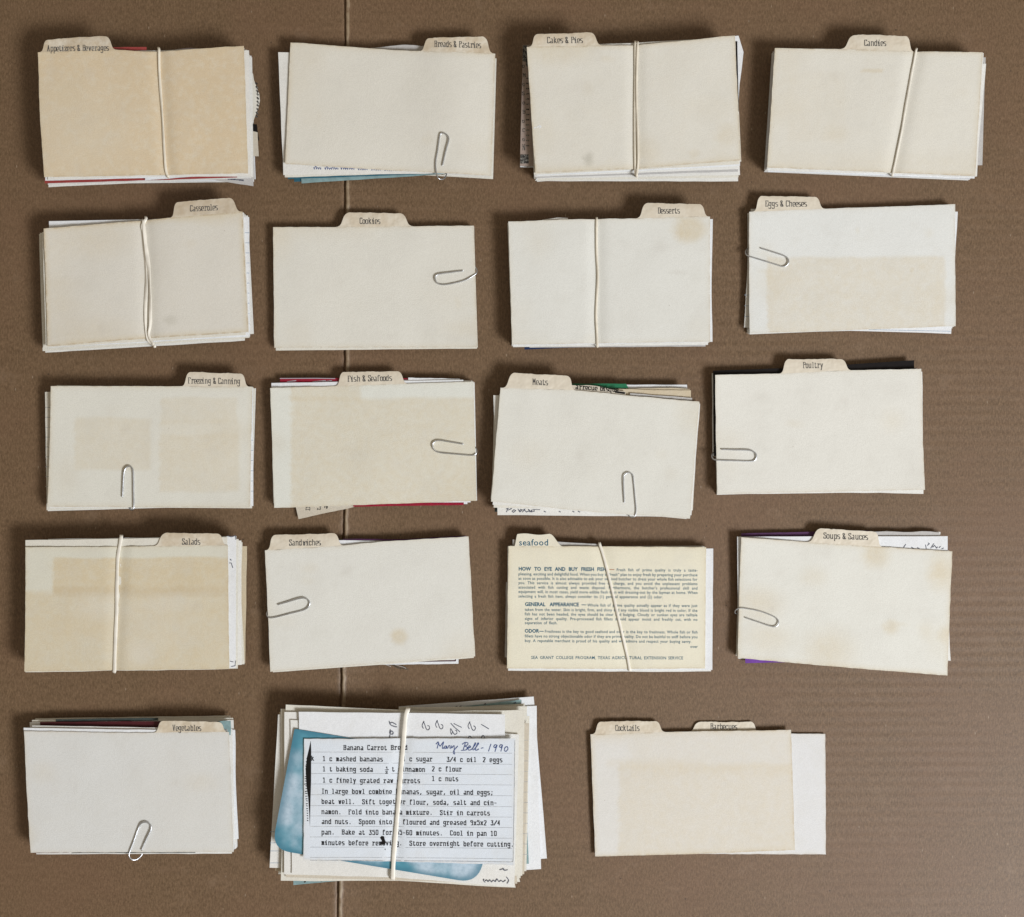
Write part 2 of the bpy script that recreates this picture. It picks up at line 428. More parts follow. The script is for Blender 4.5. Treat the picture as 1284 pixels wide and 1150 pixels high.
class Print:
    """flat print on one sheet: everything added lands in one mesh"""
    def __init__(s, sheet, lift=0.007): s.V, s.F, s.sh, s.lift, s.scrap = [], [], sheet, lift, False
    def w(s, px, py): return P(px, py, s.sh.z0)
    def line(s, pts, w, wh=None):
        k = SC*(H-s.sh.z0)/H
        ribbon(s.V, s.F, [s.w(*p) for p in pts], w*k, (wh or w)*k, s.sh.zf, s.lift)
    def slab(s, text, x, y, gw, gh, wv, wh, slope=0.0, pitch=None, gap=1.7, jit=0.0, rot=0.0, fine=False):
        """x, y = left end of the baseline in photo px, gw/gh = px per font unit"""
        cx = 0.0
        cr, sr = math.cos(rot), math.sin(rot)
        for i, ch in enumerate(text):
            if ch == ' ':
                cx += (pitch if pitch else 4.2*gw); continue
            g = glyph(ch)
            mn = min(p[0] for st in g for p in st); mx = max(p[0] for st in g for p in st)
            ox = cx if pitch else cx - mn*gw
            jy = random.uniform(-jit, jit)
            for st in g:
                if fine and len(st) == 2 and st[0][1] == st[1][1] and st[1][0]-st[0][0] <= 2 and True:
                    m_ = (st[0][0]+st[1][0])/2; st = [(m_-.75, st[0][1]), (m_+.75, st[1][1])]
                pts = []
                for gx, gy in st:
                    lx, ly = ox+gx*gw, -gy*gh + jy
                    pts.append((x + lx*cr - ly*sr, y + lx*sr + ly*cr + lx*slope))
                s.line(pts, wv, wh)
            cx += pitch if pitch else (mx-mn+gap)*gw
        return cx
    def poly(s, pts):
        """filled convex-ish polygon in photo px as a fan of strips"""
        cx = sum(p[0] for p in pts)/len(pts); cy = sum(p[1] for p in pts)/len(pts)
        R = 12; b = len(s.V); n = len(pts)
        for r in range(1, R+1):
            for p in pts:
                X, Y = s.w(cx+(p[0]-cx)*r/R, cy+(p[1]-cy)*r/R); s.V.append((X, Y, s.sh.zf(X, Y)+s.lift))
        X, Y = s.w(cx, cy); s.V.append((X, Y, s.sh.zf(X, Y)+s.lift)); c = len(s.V)-1
        for i in range(n):
            j = (i+1) % n
            s.F.append((c, b+i, b+j))
            for r in range(R-1):
                s.F.append((b+r*n+i, b+(r+1)*n+i, b+(r+1)*n+j, b+r*n+j))
    def mesh2d(s, verts, faces, x, y, k, slope=0.0, sx=1.0):
        b = len(s.V)
        for vx, vy in verts:
            X, Y = s.w(x+vx*k*sx, y-vy*k+vx*k*sx*slope); s.V.append((X, Y, s.sh.zf(X, Y)+s.lift))
        for f in faces: s.F.append(tuple(b+i for i in f))
    def build(s, name, mat, root, parent, label=None):
        if not s.V: return None
        o = mesh_obj(name, s.V, s.F, mat, root, parent)
        if s.scrap: o["kind"] = "stuff"
        if label: o["label"] = label
        return o

def slab_width(text, gw, gap=1.7):
    cx = 0
    for ch in text:
        if ch == ' ': cx += 4.2*gw; continue
        g = glyph(ch); xs = [p[0] for st in g for p in st]
        cx += (max(xs)-min(xs)+gap)*gw
    return cx - gap*gw

_sans = {}
def sans(word, bold=False):
    """outline lettering from Blender's built-in font as 2-d mesh: verts, faces, width (size 1)"""
    key = (word, bold)
    if key in _sans: return _sans[key]
    cu = bpy.data.curves.new("w", 'FONT'); cu.body = word; cu.size = 1.0; cu.resolution_u = 2; cu.space_character = 1.0 if bold else 1.06
    cu.offset = 0.032 if bold else 0.008
    ob = bpy.data.objects.new("w", cu); COL.objects.link(ob)
    dg = bpy.context.evaluated_depsgraph_get(); dg.update()
    me = bpy.data.meshes.new_from_object(ob.evaluated_get(dg))
    vs = [(v.co.x, v.co.y) for v in me.vertices]; fs = [tuple(p.vertices) for p in me.polygons]
    w = (max(v[0] for v in vs) if vs else 0.3) + 0.03
    bpy.data.objects.remove(ob); bpy.data.curves.remove(cu); bpy.data.meshes.remove(me)
    _sans[key] = (vs, fs, w)
    return _sans[key]

# ---------------------------------------------------------------- the cardboard
def build_cardboard():
    crease = [(-400, 435), (0, 434.2), (60, 434.4), (450, 433.8), (640, 432.8), (870, 429.0), (1000, 427), (1150, 424.8), (1600, 420)]
    def cx(py):
        for (a, xa), (b, xb) in zip(crease, crease[1:]):
            if py <= b: return xa+(xb-xa)*(py-a)/(b-a)
        return crease[-1][1]
    prof = [(-9, 0), (-4.5, -.02), (-3, -.08), (-2.4, -.20), (-1.4, -.22), (-0.7, .06), (0.3, .16), (1.4, .20), (2.6, .15), (3.8, .05), (6.5, 0)]
    offs = [p[0] for p in prof]
    xs_l = [-620+i*34 for i in range(31)]
    V, F, UV, S = [], [], [], []
    rows = [-420 + i*3 for i in range(666)]
    ncol = None
    for py in rows:
        c = cx(py) + 0.8*noise.noise(Vector((0, py*0.02, 0))) + 0.5*noise.noise(Vector((5, py*0.09, 0)))
        hh = max(.15, 0.7+1.1*noise.noise(Vector((9, py*0.017, 0)))+.6*noise.noise(Vector((9, py*0.08, 3))))
        line = []
        left = [-700 + (c-9.5+700)*i/26 for i in range(26)]
        right = [c+8+(1990-c-8)*(i+1)/36 for i in range(36)]
        for x in left: line.append((x, 0))
        wdt = 1.0+0.5*noise.noise(Vector((3, py*0.03, 2)))+.3*noise.noise(Vector((3, py*0.11, 5)))
        for o_, h_ in prof: line.append((c+o_*wdt, h_*(hh if h_ > 0 else 1)))
        for x in right: line.append((x, 0))
        ncol = len(line)
        for x, h_ in line:
            X, Y = P(x, py, 0)
            rm = max(0.08, min(1.3, 0.45+1.3*noise.noise(Vector((X*0.07+11, Y*0.06, 4)))+0.9*noise.noise(Vector((X*0.3, Y*0.35, 8)))))
            rib = 0.0075*rm*math.sin(Y*10.1 + 0.5*noise.noise(Vector((X*0.1, Y*0.1, 9))))
            V.append((X, Y, h_*0.62 - 0.03 + rib + 0.03*noise.noise(Vector((X*0.12, Y*0.12, 0)))))
    for j in range(len(rows)-1):
        for i in range(ncol-1):
            a = j*ncol+i; F.append((a, a+ncol, a+ncol+1, a+1))
    o = mesh_obj("cardboard_surface", V, F, cardboard_material(), smooth=True)
    o.data.materials.append(cardboard_material("frayed_crease", 0.65))
    i0 = 26+6
    for j in range(len(rows)-1):
        for i in range(i0, i0+3): o.data.polygons[j*(ncol-1)+i].material_index = 1
    o["kind"] = "structure"
    o["label"] = "brown kraft cardboard sheet with a vertical crease under the card stacks"
build_cardboard()

# ---------------------------------------------------------------- index dividers with their tab
def build_divider(sh, mat, tab, tabmat, text, root, name="divider_card", parent=None, top_mesh=None):
    """tab: (xL, xR, height px at left, height at right, insetL, insetR); text: (string, cx, cy, width, cap height, slope)"""
    card = sh.build(name, mat, root, parent) if top_mesh is None else top_mesh
    xL, xR, hL, hR, iL, iR = tab[:6]
    iL = max(iL*1.25, 12); iR = max(iR*1.25, 12)
    # place the tab on the card's own top edge
    tlx = sh.q[0][0]; trx = sh.q[1][0]
    k = SC*(H-sh.z0)/H
    u0 = (P(xL, 0, sh.z0)[0]-tlx)/(trx-tlx); u1 = (P(xR, 0, sh.z0)[0]-tlx)/(trx-tlx)
    u0 = max(0.003, u0); u1 = min(0.997, u1)
    ex, ey = sh.q[1][0]-sh.q[0][0], sh.q[1][1]-sh.q[0][1]
    l = math.hypot(ex, ey); ex, ey = ex/l, ey/l
    rows = []
    TABC = [(0, 0), (.16, .025), (.30, .10), (.40, .24), (.46, .40), (.52, .58), (.58, .73), (.67, .86), (.79, .95), (.90, .99), (1, 1)]
    m, n = 10, 30
    sd = random.random()*50
    for j in range(m, -1, -1):
        s_ = j/m
        f, t = TABC[j]
        r = []
        for i in range(n+1):
            a = i/n
            uu = u0+(u1-u0)*a
            bx, by = sh.pos(uu, 0)
            hgt = (hL+(hR-hL)*a)*k*(t if j else 0)
            shift = ((1-a)*iL - a*iR)*k*f
            rg = 0.035*noise.noise(Vector((a*6+sd, s_*1.5, sd)))*t*(1 if j > m-2 else 0.3)
            hgt += rg + 0.02*t*noise.noise(Vector((a*19+sd, 2, sd)))
            r.append((bx + ex*shift - ey*hgt, by + ey*shift + ex*hgt))
        rows.append(r)
    tb = solid_grid("tab", rows, sh.zf, sh.th, tabmat, root, card, (sh.x0, sh.y0))
    # the lettering
    s, cx, cy, wd, cap, slope = text
    gh = cap*0.93/8.0
    gw = wd/slab_width(s, 1.0)
    pr = Print(sh)
    x = cx-wd/2; y = cy+cap/2 - slope*wd/2
    pr.slab(s, x, y, gw, gh, min(1.05, max(.72, 1.5*gw)), 0.55, slope, fine=True)
    pr.build("tab_lettering", M['i_tab'], root, card)
    return card

# ---------------------------------------------------------------- clips and bands
def smooth_path(pts, n=7):
    out = []
    for i in range(len(pts)-1):
        p0 = pts[max(0, i-1)]; p1 = pts[i]; p2 = pts[i+1]; p3 = pts[min(len(pts)-1, i+2)]
        for k in range(n):
            t = k/n
            out.append(tuple(0.5*((2*b)+(-a+c)*t+(2*a-5*b+4*c-d)*t*t+(-a+3*b-3*c+d)*t**3) for a, b, c, d in zip(p0, p1, p2, p3)))
    out.append(tuple(pts[-1]))
    return out

def sweep(name, path, prof_fn, mat, root, caps=True, parent=None, closed=False, smooth=True):
    V, F = [], []
    n = len(path); m = None
    up = Vector((0, 0, 1)); prev = None
    for i, p in enumerate(path):
        a = Vector(path[(i-1) % n] if closed or i else path[0]); b = Vector(path[(i+1) % n] if closed or i < n-1 else path[-1])
        t = (b-a).normalized()
        if prev is None:
            s = t.cross(up)
            if s.length < 1e-3: s = Vector((1, 0, 0))
            s.normalize()
        else:
            s = prev - t*prev.dot(t); s.normalize()
        prev = s; nrm = s.cross(t)
        pr = prof_fn(i/(n-1)); m = len(pr)
        for (u, v) in pr:
            q = Vector(p)+s*u+nrm*v; V.append(tuple(q))
    for i in range(n if closed else n-1):
        for k in range(m):
            F.append((i*m+k, i*m+(k+1) % m, ((i+1) % n)*m+(k+1) % m, ((i+1) % n)*m+k))
    if caps and not closed:
        F.append(tuple(range(m-1, -1, -1))); F.append(tuple((n-1)*m+k for k in range(m)))
    return mesh_obj(name, V, F, mat, root, parent, smooth=smooth)

def clip(label, pts, sheet, back, ends=2, r=0.041):
    """pts: photo px of the wire that shows; back: px of the hidden loop; the last `ends` visible points dip over the card's edge"""
    path = []
    n = len(pts)
    for i, (x, y) in enumerate(pts):
        X, Y = P(x, y, sheet.z0)
        z = sheet.zf(X, Y)+r+0.012
        if i == 0: z += 0.0
        elif i < n*0.62: z += 0.045*math.sin(math.pi*min(1, i/(n*0.55)))
        if i >= n-ends: z -= 0.05*(i-(n-ends)+0)
        path.append((X, Y, z))
    zb = max(0.06, sheet.z0-0.30)
    for i, (x, y) in enumerate(back):
        X, Y = P(x, y, sheet.z0); path.append((X, Y, zb if i else (zb+path[n-1][2])/2))
    c = path[0]
    root = None
    path = smooth_path(path, 8)
    prof = [(r*math.cos(a*math.pi/5), r*math.sin(a*math.pi/5)) for a in range(10)]
    cx = sum(p[0] for p in path)/len(path); cy = sum(p[1] for p in path)/len(path)
    class R: location = (cx, cy, sheet.z0)
    o = sweep("paper_clip", path, lambda t: prof, M['steel'], None)
    me = o.data
    for v in me.vertices: v.co.x -= cx; v.co.y -= cy; v.co.z -= sheet.z0
    o.location = (cx, cy, sheet.z0)
    return tag(o, label, "paper clip", "steel paper clips holding card stacks together")

def band_mesh(name, pts, sheet, mat, w=0.17, t=0.09, twist=0.0, parent=None, root=None, bottom_drop=True, phase=0.0, wfn=None, lift=0.0, under=True):
    """a rubber band: over the top along pts (photo px), down the two sides and back underneath"""
    path = []
    for x, y in pts:
        X, Y = P(x, y, sheet.z0); path.append((X, Y, sheet.zf(X, Y)+t*0.55+0.01+lift))
    first, last = path[0], path[-1]
    top = smooth_path(path, 7)
    zb = 0.06
    full = list(top)
    if under:
        fx, fy = pts[0]; lx, ly = pts[-1]
        dl = math.hypot(lx-fx, ly-fy); ux, uy = (lx-fx)/dl, (ly-fy)/dl
        def side(px, py, sg, ztop):
            """down the side of the stack, pressed against the edges of the cards"""
            out = []
            for f_, o_ in ((.03, .9), (.10, 1.5), (.3, 1.7), (.6, 1.7), (.85, 1.6), (.96, 1.1)):
                z = ztop+(zb-ztop)*f_
                X, Y = P(px+sg*ux*o_, py+sg*uy*o_, z); out.append((X, Y, z))
            return out
        full += side(lx, ly, 1, last[2])
        a_ = P(lx, ly, zb); b_ = P(fx, fy, zb)
        for k in range(0, 9): full.append((a_[0]+(b_[0]-a_[0])*k/8, a_[1]+(b_[1]-a_[1])*k/8, zb))
        full += list(reversed(side(fx, fy, -1, first[2])))
    n = len(full)
    def prof(s):
        ang = phase + twist*math.sin(s*math.pi*5+phase*3)
        ww = w*(wfn(s) if wfn else 1)*(1+0.06*math.sin(s*40+phase))
        c, sn = math.cos(ang), math.sin(ang)
        b = 0.3*t
        pts2 = [(-ww/2, -t/2+b), (-ww/2+b, -t/2), (ww/2-b, -t/2), (ww/2, -t/2+b), (ww/2, t/2-b), (ww/2-b, t/2), (-ww/2+b, t/2), (-ww/2, t/2-b)]
        return [(u*c-v*sn, u*sn+v*c) for u, v in pts2]
    return sweep(name, full, prof, mat, root, closed=under, parent=parent)

def band(label, pts, sheet, mat=None, second=None, **kw):
    c = P(*pts[len(pts)//2], sheet.z0)
    if second is None:
        o = band_mesh("rubber_band", pts, sheet, mat or M['rubber'], **kw)
        for v in o.data.vertices: v.co.x -= c[0]; v.co.y -= c[1]
        o.location = (c[0], c[1], 0)
    else:
        o = empty("rubber_band", (c[0], c[1], 0))
        band_mesh("strand", pts, sheet, mat or M['rubber'], root=o, **kw)
        band_mesh("strand", second, sheet, mat or M['rubber'], root=o, lift=0.05, **kw)
    return tag(o, label, "rubber band", "rubber bands around card stacks")

# ---------------------------------------------------------------- a stack of cards
class Stack:
    def __init__(s, label, h, quad, top=(), bottom=(), left=(), right=(), warp=None, curl=None, band_line=None, cat="card stack",
                 group="stacks of recipe cards laid out on cardboard"):
        zs = h
        c = P(sum(q[0] for q in quad)/4, sum(q[1] for q in quad)/4, zs)
        s.c = c; s.h = h
        s.root = tag(empty("card_stack", (c[0], c[1], 0)), label, cat, group)
        sd = random.random()*90
        amp = 0.035+0.02*h
        bl = None
        if band_line: bl = (P(*band_line[0], zs), P(*band_line[1], zs))
        def W(x, y):
            dx, dy = (x-c[0])/6.3, (y-c[1])/3.8
            z = amp*(noise.noise(Vector((x*0.13+sd, y*0.17, sd)))) + 0.025*noise.noise(Vector((x*0.45+sd, y*0.45, sd+3)))
            if bl:
                (ax, ay), (bx, by) = bl
                t = (y-ay)/(by-ay) if abs(by-ay) > 1e-6 else 0
                d = x-(ax+(bx-ax)*t)
                z -= 0.07*math.exp(-(d/0.42)**2)*(1 if h < 0.7 else 1.35)
            if warp: z += warp(dx, dy)
            return z
        s.W0 = W
        s.W = W
        if curl is None:
            am = [random.choice((0, .03, .07, .11)) for _ in range(4)]
            def curl(u, v):
                a_ = max(0, 1-u/.3); b_ = max(0, (u-.7)/.3); c_ = max(0, 1-v/.4); d_ = max(0, (v-.6)/.4)
                return am[0]*(a_*c_)**1.3+am[1]*(b_*c_)**1.3+am[2]*(a_*d_)**1.3+am[3]*(b_*d_)**1.3
        s.top = Sheet(quad, h, W, top, bottom, left, right, curl)
    def Wz(s, z):
        f = max(0.0, min(1.0, z/s.h))**0.7
        return lambda x, y: s.W0(x, y)*f
    def filler(s, n=None, spread=0.05, mats=('white', 'cream', 'white', 'bright', 'white'), z1=None, shrink=0.012, seedoff=0, skew=(0, 0)):
        """the mass of cards inside the stack, too thin to pick apart one by one"""
        z1 = z1 or (s.h-0.16)
        n = n or max(2, int(z1/0.055))
        groups = {}
        for i in range(n):
            z = 0.05+(z1-0.05)*i/max(1, n-1)
            m = mats[(i*7+i//3+seedoff) % len(mats)]
            groups.setdefault(m, []).append(z)
        q0 = s.top.q
        cx = sum(p[0] for p in q0)/4; cy = sum(p[1] for p in q0)/4
        for m, zs in groups.items():
            V, F, UV = [], [], []
            for z in zs:
                a = random.gauss(0, 0.006); jx = random.gauss(0, spread); jy = random.gauss(0, spread*0.7)
                f = 1-z/s.h
                jx += skew[0]*f; jy += skew[1]*f
                shr = 1-shrink*random.random()
                ca, sa = math.cos(a), math.sin(a)
                q = []
                for x, y in q0:
                    X, Y = (x-cx)*shr, (y-cy)*shr
                    q.append((cx+X*ca-Y*sa+jx, cy+X*sa+Y*ca+jy))
                Wf = s.Wz(z); nx, ny = 10, 5
                b = len(V)
                for layer in (0, 1):
                    for j in range(ny+1):
                        for i in range(nx+1):
                            u, v = i/nx, j/ny
                            x = (1-v)*((1-u)*q[0][0]+u*q[1][0])+v*((1-u)*q[3][0]+u*q[2][0])
                            y = (1-v)*((1-u)*q[0][1]+u*q[1][1])+v*((1-u)*q[3][1]+u*q[2][1])
                            V.append((x, y, z+Wf(x, y)-layer*0.03)); UV.append((x-cx+z*9, y-cy))
                nn = (nx+1)*(ny+1); I = lambda i, j: b+j*(nx+1)+i
                for j in range(ny):
                    for i in range(nx):
                        F.append((I(i, j), I(i, j+1), I(i+1, j+1), I(i+1, j)))
                lp = [(i, 0) for i in range(nx)]+[(nx, j) for j in range(ny)]+[(i, ny) for i in range(nx, 0, -1)]+[(0, j) for j in range(ny, 0, -1)]
                for (i, j), (i2, j2) in zip(lp, lp[1:]+lp[:1]):
                    F.append((I(i, j), I(i2, j2), nn+I(i2, j2), nn+I(i, j)))
            o = mesh_obj("inner_cards", V, F, M[m], s.root, None, UV)
            o["kind"] = "stuff"
    def card(s, quad, dz, mat, name="recipe_card", label=None, **kw):
        """a card whose border shows: dz cm below the top card; quad in photo px at its own height"""
        z = max(0.07, s.h-dz)
        if 'curl' not in kw:
            k1, k2 = random.uniform(-.012, .018), random.uniform(-.012, .018)
            kw['curl'] = lambda u, v, k1=k1, k2=k2: k1*(2*u-1)**2+k2*(2*v-1)**3
        sh = Sheet(quad, z, s.Wz(z), nx=kw.pop('nx', 14), ny=kw.pop('ny', 8), thick=kw.pop('thick', 0.03), **kw)
        o = sh.build(name, M[mat], s.root)
        if label: o["label"] = label
        sh.obj = o
        return sh
    def rel(s, px, py):
        X, Y = P(px, py, s.h); return X-s.top.x0, Y-s.top.y0
    def box(s, x0, y0, x1, y1, soft, st, col=AGE):
        a = s.rel(x0, y0); b = s.rel(x1, y1)
        return ('box', (a[0]+b[0])/2, (a[1]+b[1])/2, abs(b[0]-a[0])/2, abs(b[1]-a[1])/2, soft, st, col)
    def spot(s, cx, cy, rx, ry, soft, st, col=AGE):
        a = s.rel(cx, cy); k = SC
        return ('spot', a[0], a[1], rx*k, ry*k, soft, st, col)

def rules(sh, x0, x1, ys, mat, root, w=0.55, slope=0.0, name="rule_stripes"):
    for y in ys:
        p = Print(sh, 0.005); p.line([(x0, y), (x1, y+(x1-x0)*slope)], w)
        p.build("rule_line", mat, root, sh.obj)

def scribble(pr, x0, y, x1, amp, w, seed=0, slope=0.0):
    """joined-up handwriting whose words can not be read"""
    rnd = random.Random(seed)
    x = x0
    while x < x1:
        n = rnd.randint(3, 7); pts = []
        for k in range(n*4):
            t = k/4
            pts.append((x+t*2.6+0.9*math.sin(t*6.28), y+(x-x0)*slope - amp*(0.5+0.5*math.sin(t*6.28+1))*(1.5 if (k//4) % 3 == 1 else .8)))
        pr.line(pts, w)
        x += n*2.6+3.5

def divider_stack(label, h, quad, tab, text, stains=lambda s: (), edge_age=0.35, base=CREAM, mottled=0.12, tab_age=0.35, seed=0, **kw):
    s = Stack(label, h, quad, **kw)
    rn = random.Random(seed*17+3)
    extra = []
    w_, h_ = s.top.size
    for k in range(3): extra.append(('spot', w_*rn.choice((rn.uniform(.0, .15), rn.uniform(.85, 1))), -h_*rn.uniform(.05, .95), rn.uniform(.5, 1.3), rn.uniform(.4, 1.0), .9, rn.uniform(.08, .20), AGE))
    for k in range(3): extra.append(('spot', w_*rn.uniform(.08, .92), -h_*rn.uniform(.1, .95), rn.uniform(.12, .5), rn.uniform(.12, .4), .85, rn.uniform(.07, .2), rn.choice((AGE, (.52, .48, .42)))))
    m = paper("divider_paper", base, list(stains(s))+extra, edge_age, s.top.size, mottled=mottled, seed=seed)
    tm = tab_material("coated_tab", tab_age, seed)
    build_divider(s.top, m, tab, tm, text, s.root)
    return s

# ================================================================ row 1
# --- Appetizers & Beverages
A = divider_stack("thick tan-fronted card stack with tab reading Appetizers & Beverages", 1.75,
    [(47.4, 65.7), (306, 58.2), (311, 217), (55.4, 222)], (49, 147, 15.5, 18, 9, 13), ("Appetizers & Beverages", 97.5, 60, 77, 7.6, -0.012),
    lambda s: [s.box(40, 50, 320, 230, .2, 1.0, (.70, .575, .395)), s.spot(100, 160, 60, 60, .9, .3, (.76, .72, .60))], 0.25, base=(0.792, 0.769, 0.660), mottled=.15, tab_age=.75, seed=1,
    top=[(.36, -.6), (.55, 3.0)], left=[(.5, -1.5)], band_line=((199, 62), (210, 220)))
A.filler(mats=('white', 'cream', 'bright', 'white', 'grey'), skew=(.05, -.05))
A.card([(60, 68), (312, 63), (315, 221), (60, 225.5)], .10, 'white', bottom=[(.5, -2)])
A.card([(52, 72), (309, 64), (313, 219.5), (57, 226.5)], .17, 'bright')
A.card([(62, 60), (183.5, 58.8), (184, 200), (62, 200)], .24, 'red', label="red card edge beside the tab")
A.card([(180, 66), (290, 63), (299, 216.5), (182, 226)], .31, 'bright')
A.card([(205, 64.5), (264, 61.5), (264, 200), (205, 200)], .40, 'lavender', top=[(.5, -3)])
A.card([(56, 74), (305, 66), (297, 222.5), (56, 230)], .46, 'red', label="red card showing as a line along the bottom")
A.card([(57, 76), (316, 72), (318, 222), (60, 231.5)], .60, 'white')
A.card([(60, 80), (300, 76), (299, 223.5), (61, 234.5)], .9, 'white')
nb = A.card([(230, 120), (314, 110), (317.5, 233.5), (255, 223.5)], 1.1, 'grey', label="bluish card corner sticking out at lower right", curl=lambda u, v: -.02*u)
pr = Print(nb, .006)
for i in range(6): pr.line([(286+i*3.4, 224.6+i*.25), (288.2+i*3.4, 224.2+i*.4)], 1.6)
pr.scrap = True; pr.build("text_lettering", M['i_dark'], A.root, nb.obj)
cl = A.card([(270, 92), (317, 92), (316, 160), (270, 160)], 1.0, 'cream', name="newspaper_clipping", right=[(.5, 9.5)], label="curved clipping with black print at the right edge")
pr = Print(cl, .006)
for i in range(10): pr.line([(320.5+2.2*math.sin(i*.33), 104+i*4.6), (322.2+2.0*math.sin(i*.33), 105.4+i*4.6+(i%3)*.6)], 1.5)
pr.scrap = True; pr.build("text_lettering", M['i_black'], A.root, cl.obj)
A.card([(250, 150), (322, 156), (325, 176), (250, 176)], 1.45, 'black')
A.card([(250, 150), (323, 166), (324.5, 196), (250, 196)], 1.40, 'beige')
bl = [(199, 61.5), (199.7, 90), (202.6, 134), (205, 175), (207.4, 211), (210.5, 221), (216, 225.8)]
band("thin beige rubber band down the middle of the tan Appetizers & Beverages stack", bl[:-1], A.top, twist=.5, w=.15, t=.075)

# --- Breads & Pastries
B = divider_stack("clipped card stack with tab reading Breads & Pastries", .85,
    [(364.3, 53.4), (621, 68.1), (616, 221.2), (357.8, 205.8)], (526, 619.8, 17, 20, 8, 13), ("Breads & Pastries", 574, 56.5, 58, 7.8, .03),
    lambda s: [s.spot(370, 88, 30, 45, .8, .16), s.box(360, 50, 622, 66, .6, .10)], .3, mottled=.06, tab_age=.6, seed=2,
    top=[(.62, 2)], warp=lambda x, y: .16*math.exp(-((x-.62)/.34)**2))
B.filler(n=9, z1=.5, shrink=.03, mats=('white', 'bright', 'cream'))
w1 = B.card([(348.8, 65.5), (600, 64), (604, 217), (355.4, 219.5)], .12, 'white', label="white handwritten card showing at left", top=[(.5, 3)])
pr = Print(w1); scribble(pr, 393, 212.5, 425, 2.6, .7, 3, .02); scribble(pr, 427, 212.8, 500, 2.6, .7, 5, .03); pr.scrap = True; pr.build("handwritten_lettering", M['i_blue'], B.root, w1.obj)
B.card([(360, 70), (600, 66), (592, 215), (357, 222.5)], .22, 'cream')
B.card([(465, 60), (533, 58), (533, 180), (465, 180)], .28, 'grey', top=[(.6, -2.5)])
B.card([(362, 80), (580, 72), (560, 217), (361, 224.6)], .33, 'teal', label="teal card edge along the bottom")
B.card([(366, 84), (590, 75), (575, 217), (378, 230)], .42, 'palegreen')
B.card([(372, 84), (590, 75), (555, 217), (369, 228)], .52, 'teal')
clip("steel paper clip near the lower right corner of the Breads & Pastries stack", [(555, 209), (559, 192), (563, 177), (561, 171), (556, 168.4), (552, 171), (549, 190), (546.5, 205), (547.5, 219), (550.5, 224.6)],
     B.top, [(556, 224), (560, 216), (566, 190), (562, 165), (556, 160)])

# --- Cakes & Pies
C = divider_stack("thick card stack with tab reading Cakes & Pies and a dark printed card at its left", 1.75,
    [(660.5, 59), (921.3, 45), (929.2, 201), (671.4, 217)], (663, 756, 15, 17.5, 9, 13), ("Cakes & Pies", 708.5, 50, 44, 7.8, -.01),
    lambda s: [s.spot(700, 66, 38, 14, .8, .35), s.spot(811, 190, 14, 16, .8, .28), s.spot(911, 170, 12, 12, .7, .35), s.spot(738, 200, 6, 8, .8, .4, (.35, .33, .26)), s.spot(871, 193, 6, 5, .8, .3), s.box(655, 208, 940, 222, .4, .25)],
    .35, mottled=.12, tab_age=.5, seed=3, top=[(.3, 2.5), (.5, 4.6), (.7, 3.2)], bottom=[(.48, 2)], band_line=((797, 56), (797, 214)),
    curl=lambda u, v: .10*max(0, u-.75)*4*max(0, .4-v))
pr = Print(C.top); pr.line([(669.5, 160.4), (671.5, 159.6)], 1.0); pr.line([(673, 159.6), (677, 157.4), (678.5, 158.4), (676.5, 160.4)], .9); pr.build('scuff', M['bright'], C.root, next(o for o in C.root.children if o.name.startswith('divider_card')))
C.filler(mats=('white', 'bright', 'cream', 'white'), skew=(.0, -.07), n=26)
C.card([(664, 64), (920, 52), (927, 206), (669.5, 219)], .12, 'cream')
C.card([(668, 70), (926, 45), (928, 208), (673, 220.5)], .22, 'bright', right=[(.08, 6), (.5, -1)], label="bright white card with a rounded corner at the upper right")
C.card([(690, 62), (924.5, 52), (926.5, 140), (690, 140)], .17, 'black', label="black card edge beside the white rounded card")
C.card([(666, 72), (920, 60), (926.5, 212), (670, 221.5)], .34, 'white')
C.card([(668, 72), (920, 60), (925.5, 215), (672, 223)], .5, 'grey')
C.card([(670, 76), (920, 66), (928, 219.5), (673, 223.5)], .66, 'white')
C.card([(672, 76), (920, 66), (926, 222.5), (674, 226.5)], .85, 'cream')
C.card([(674, 76), (922, 70), (925.5, 227.5), (675, 227)], 1.05, 'white')
dk = C.card([(655.5, 56.5), (740, 54), (740, 208), (652, 208)], .5, 'pinkish', label="dark pinkish printed card at the left edge")
pr = Print(dk, .006)
pr.poly([(655.7, 57), (661, 57), (661, 77), (655.2, 77)]); pr.poly([(652.6, 193.5), (663, 193.5), (663, 205), (652.4, 205)])
pr.poly([(659, 61), (668, 57), (668, 90), (659.5, 82)])
for i, ch in enumerate("NoCaBaSaMa"): pr.slab(ch if i % 2 == 0 else 'o', 655.0+.3*(i % 3), 188-i*11.5, .6, .5 if i else .9, .8, .6, 0)
for i in range(14): pr.line([(660, 98+i*6.5), (663.2, 98+i*6.5)], 1.6)
pr.scrap = True; pr.build("text_lettering", M['i_black'], C.root, dk.obj)
C.card([(656, 120), (700, 120), (700, 211), (652, 209.5)], .8, 'bright', left=[(.9, 0)])
band("double-stranded rubber band down the middle of the Cakes & Pies stack", [(796.6, 53.5), (796.5, 100), (795.6, 160), (796.4, 211), (797.6, 219)], C.top,
     second=[(799.6, 54), (798.2, 110), (799.3, 160), (800.2, 200), (798.4, 220)], mat=M['rubber'], twist=.25, w=.13, t=.075)

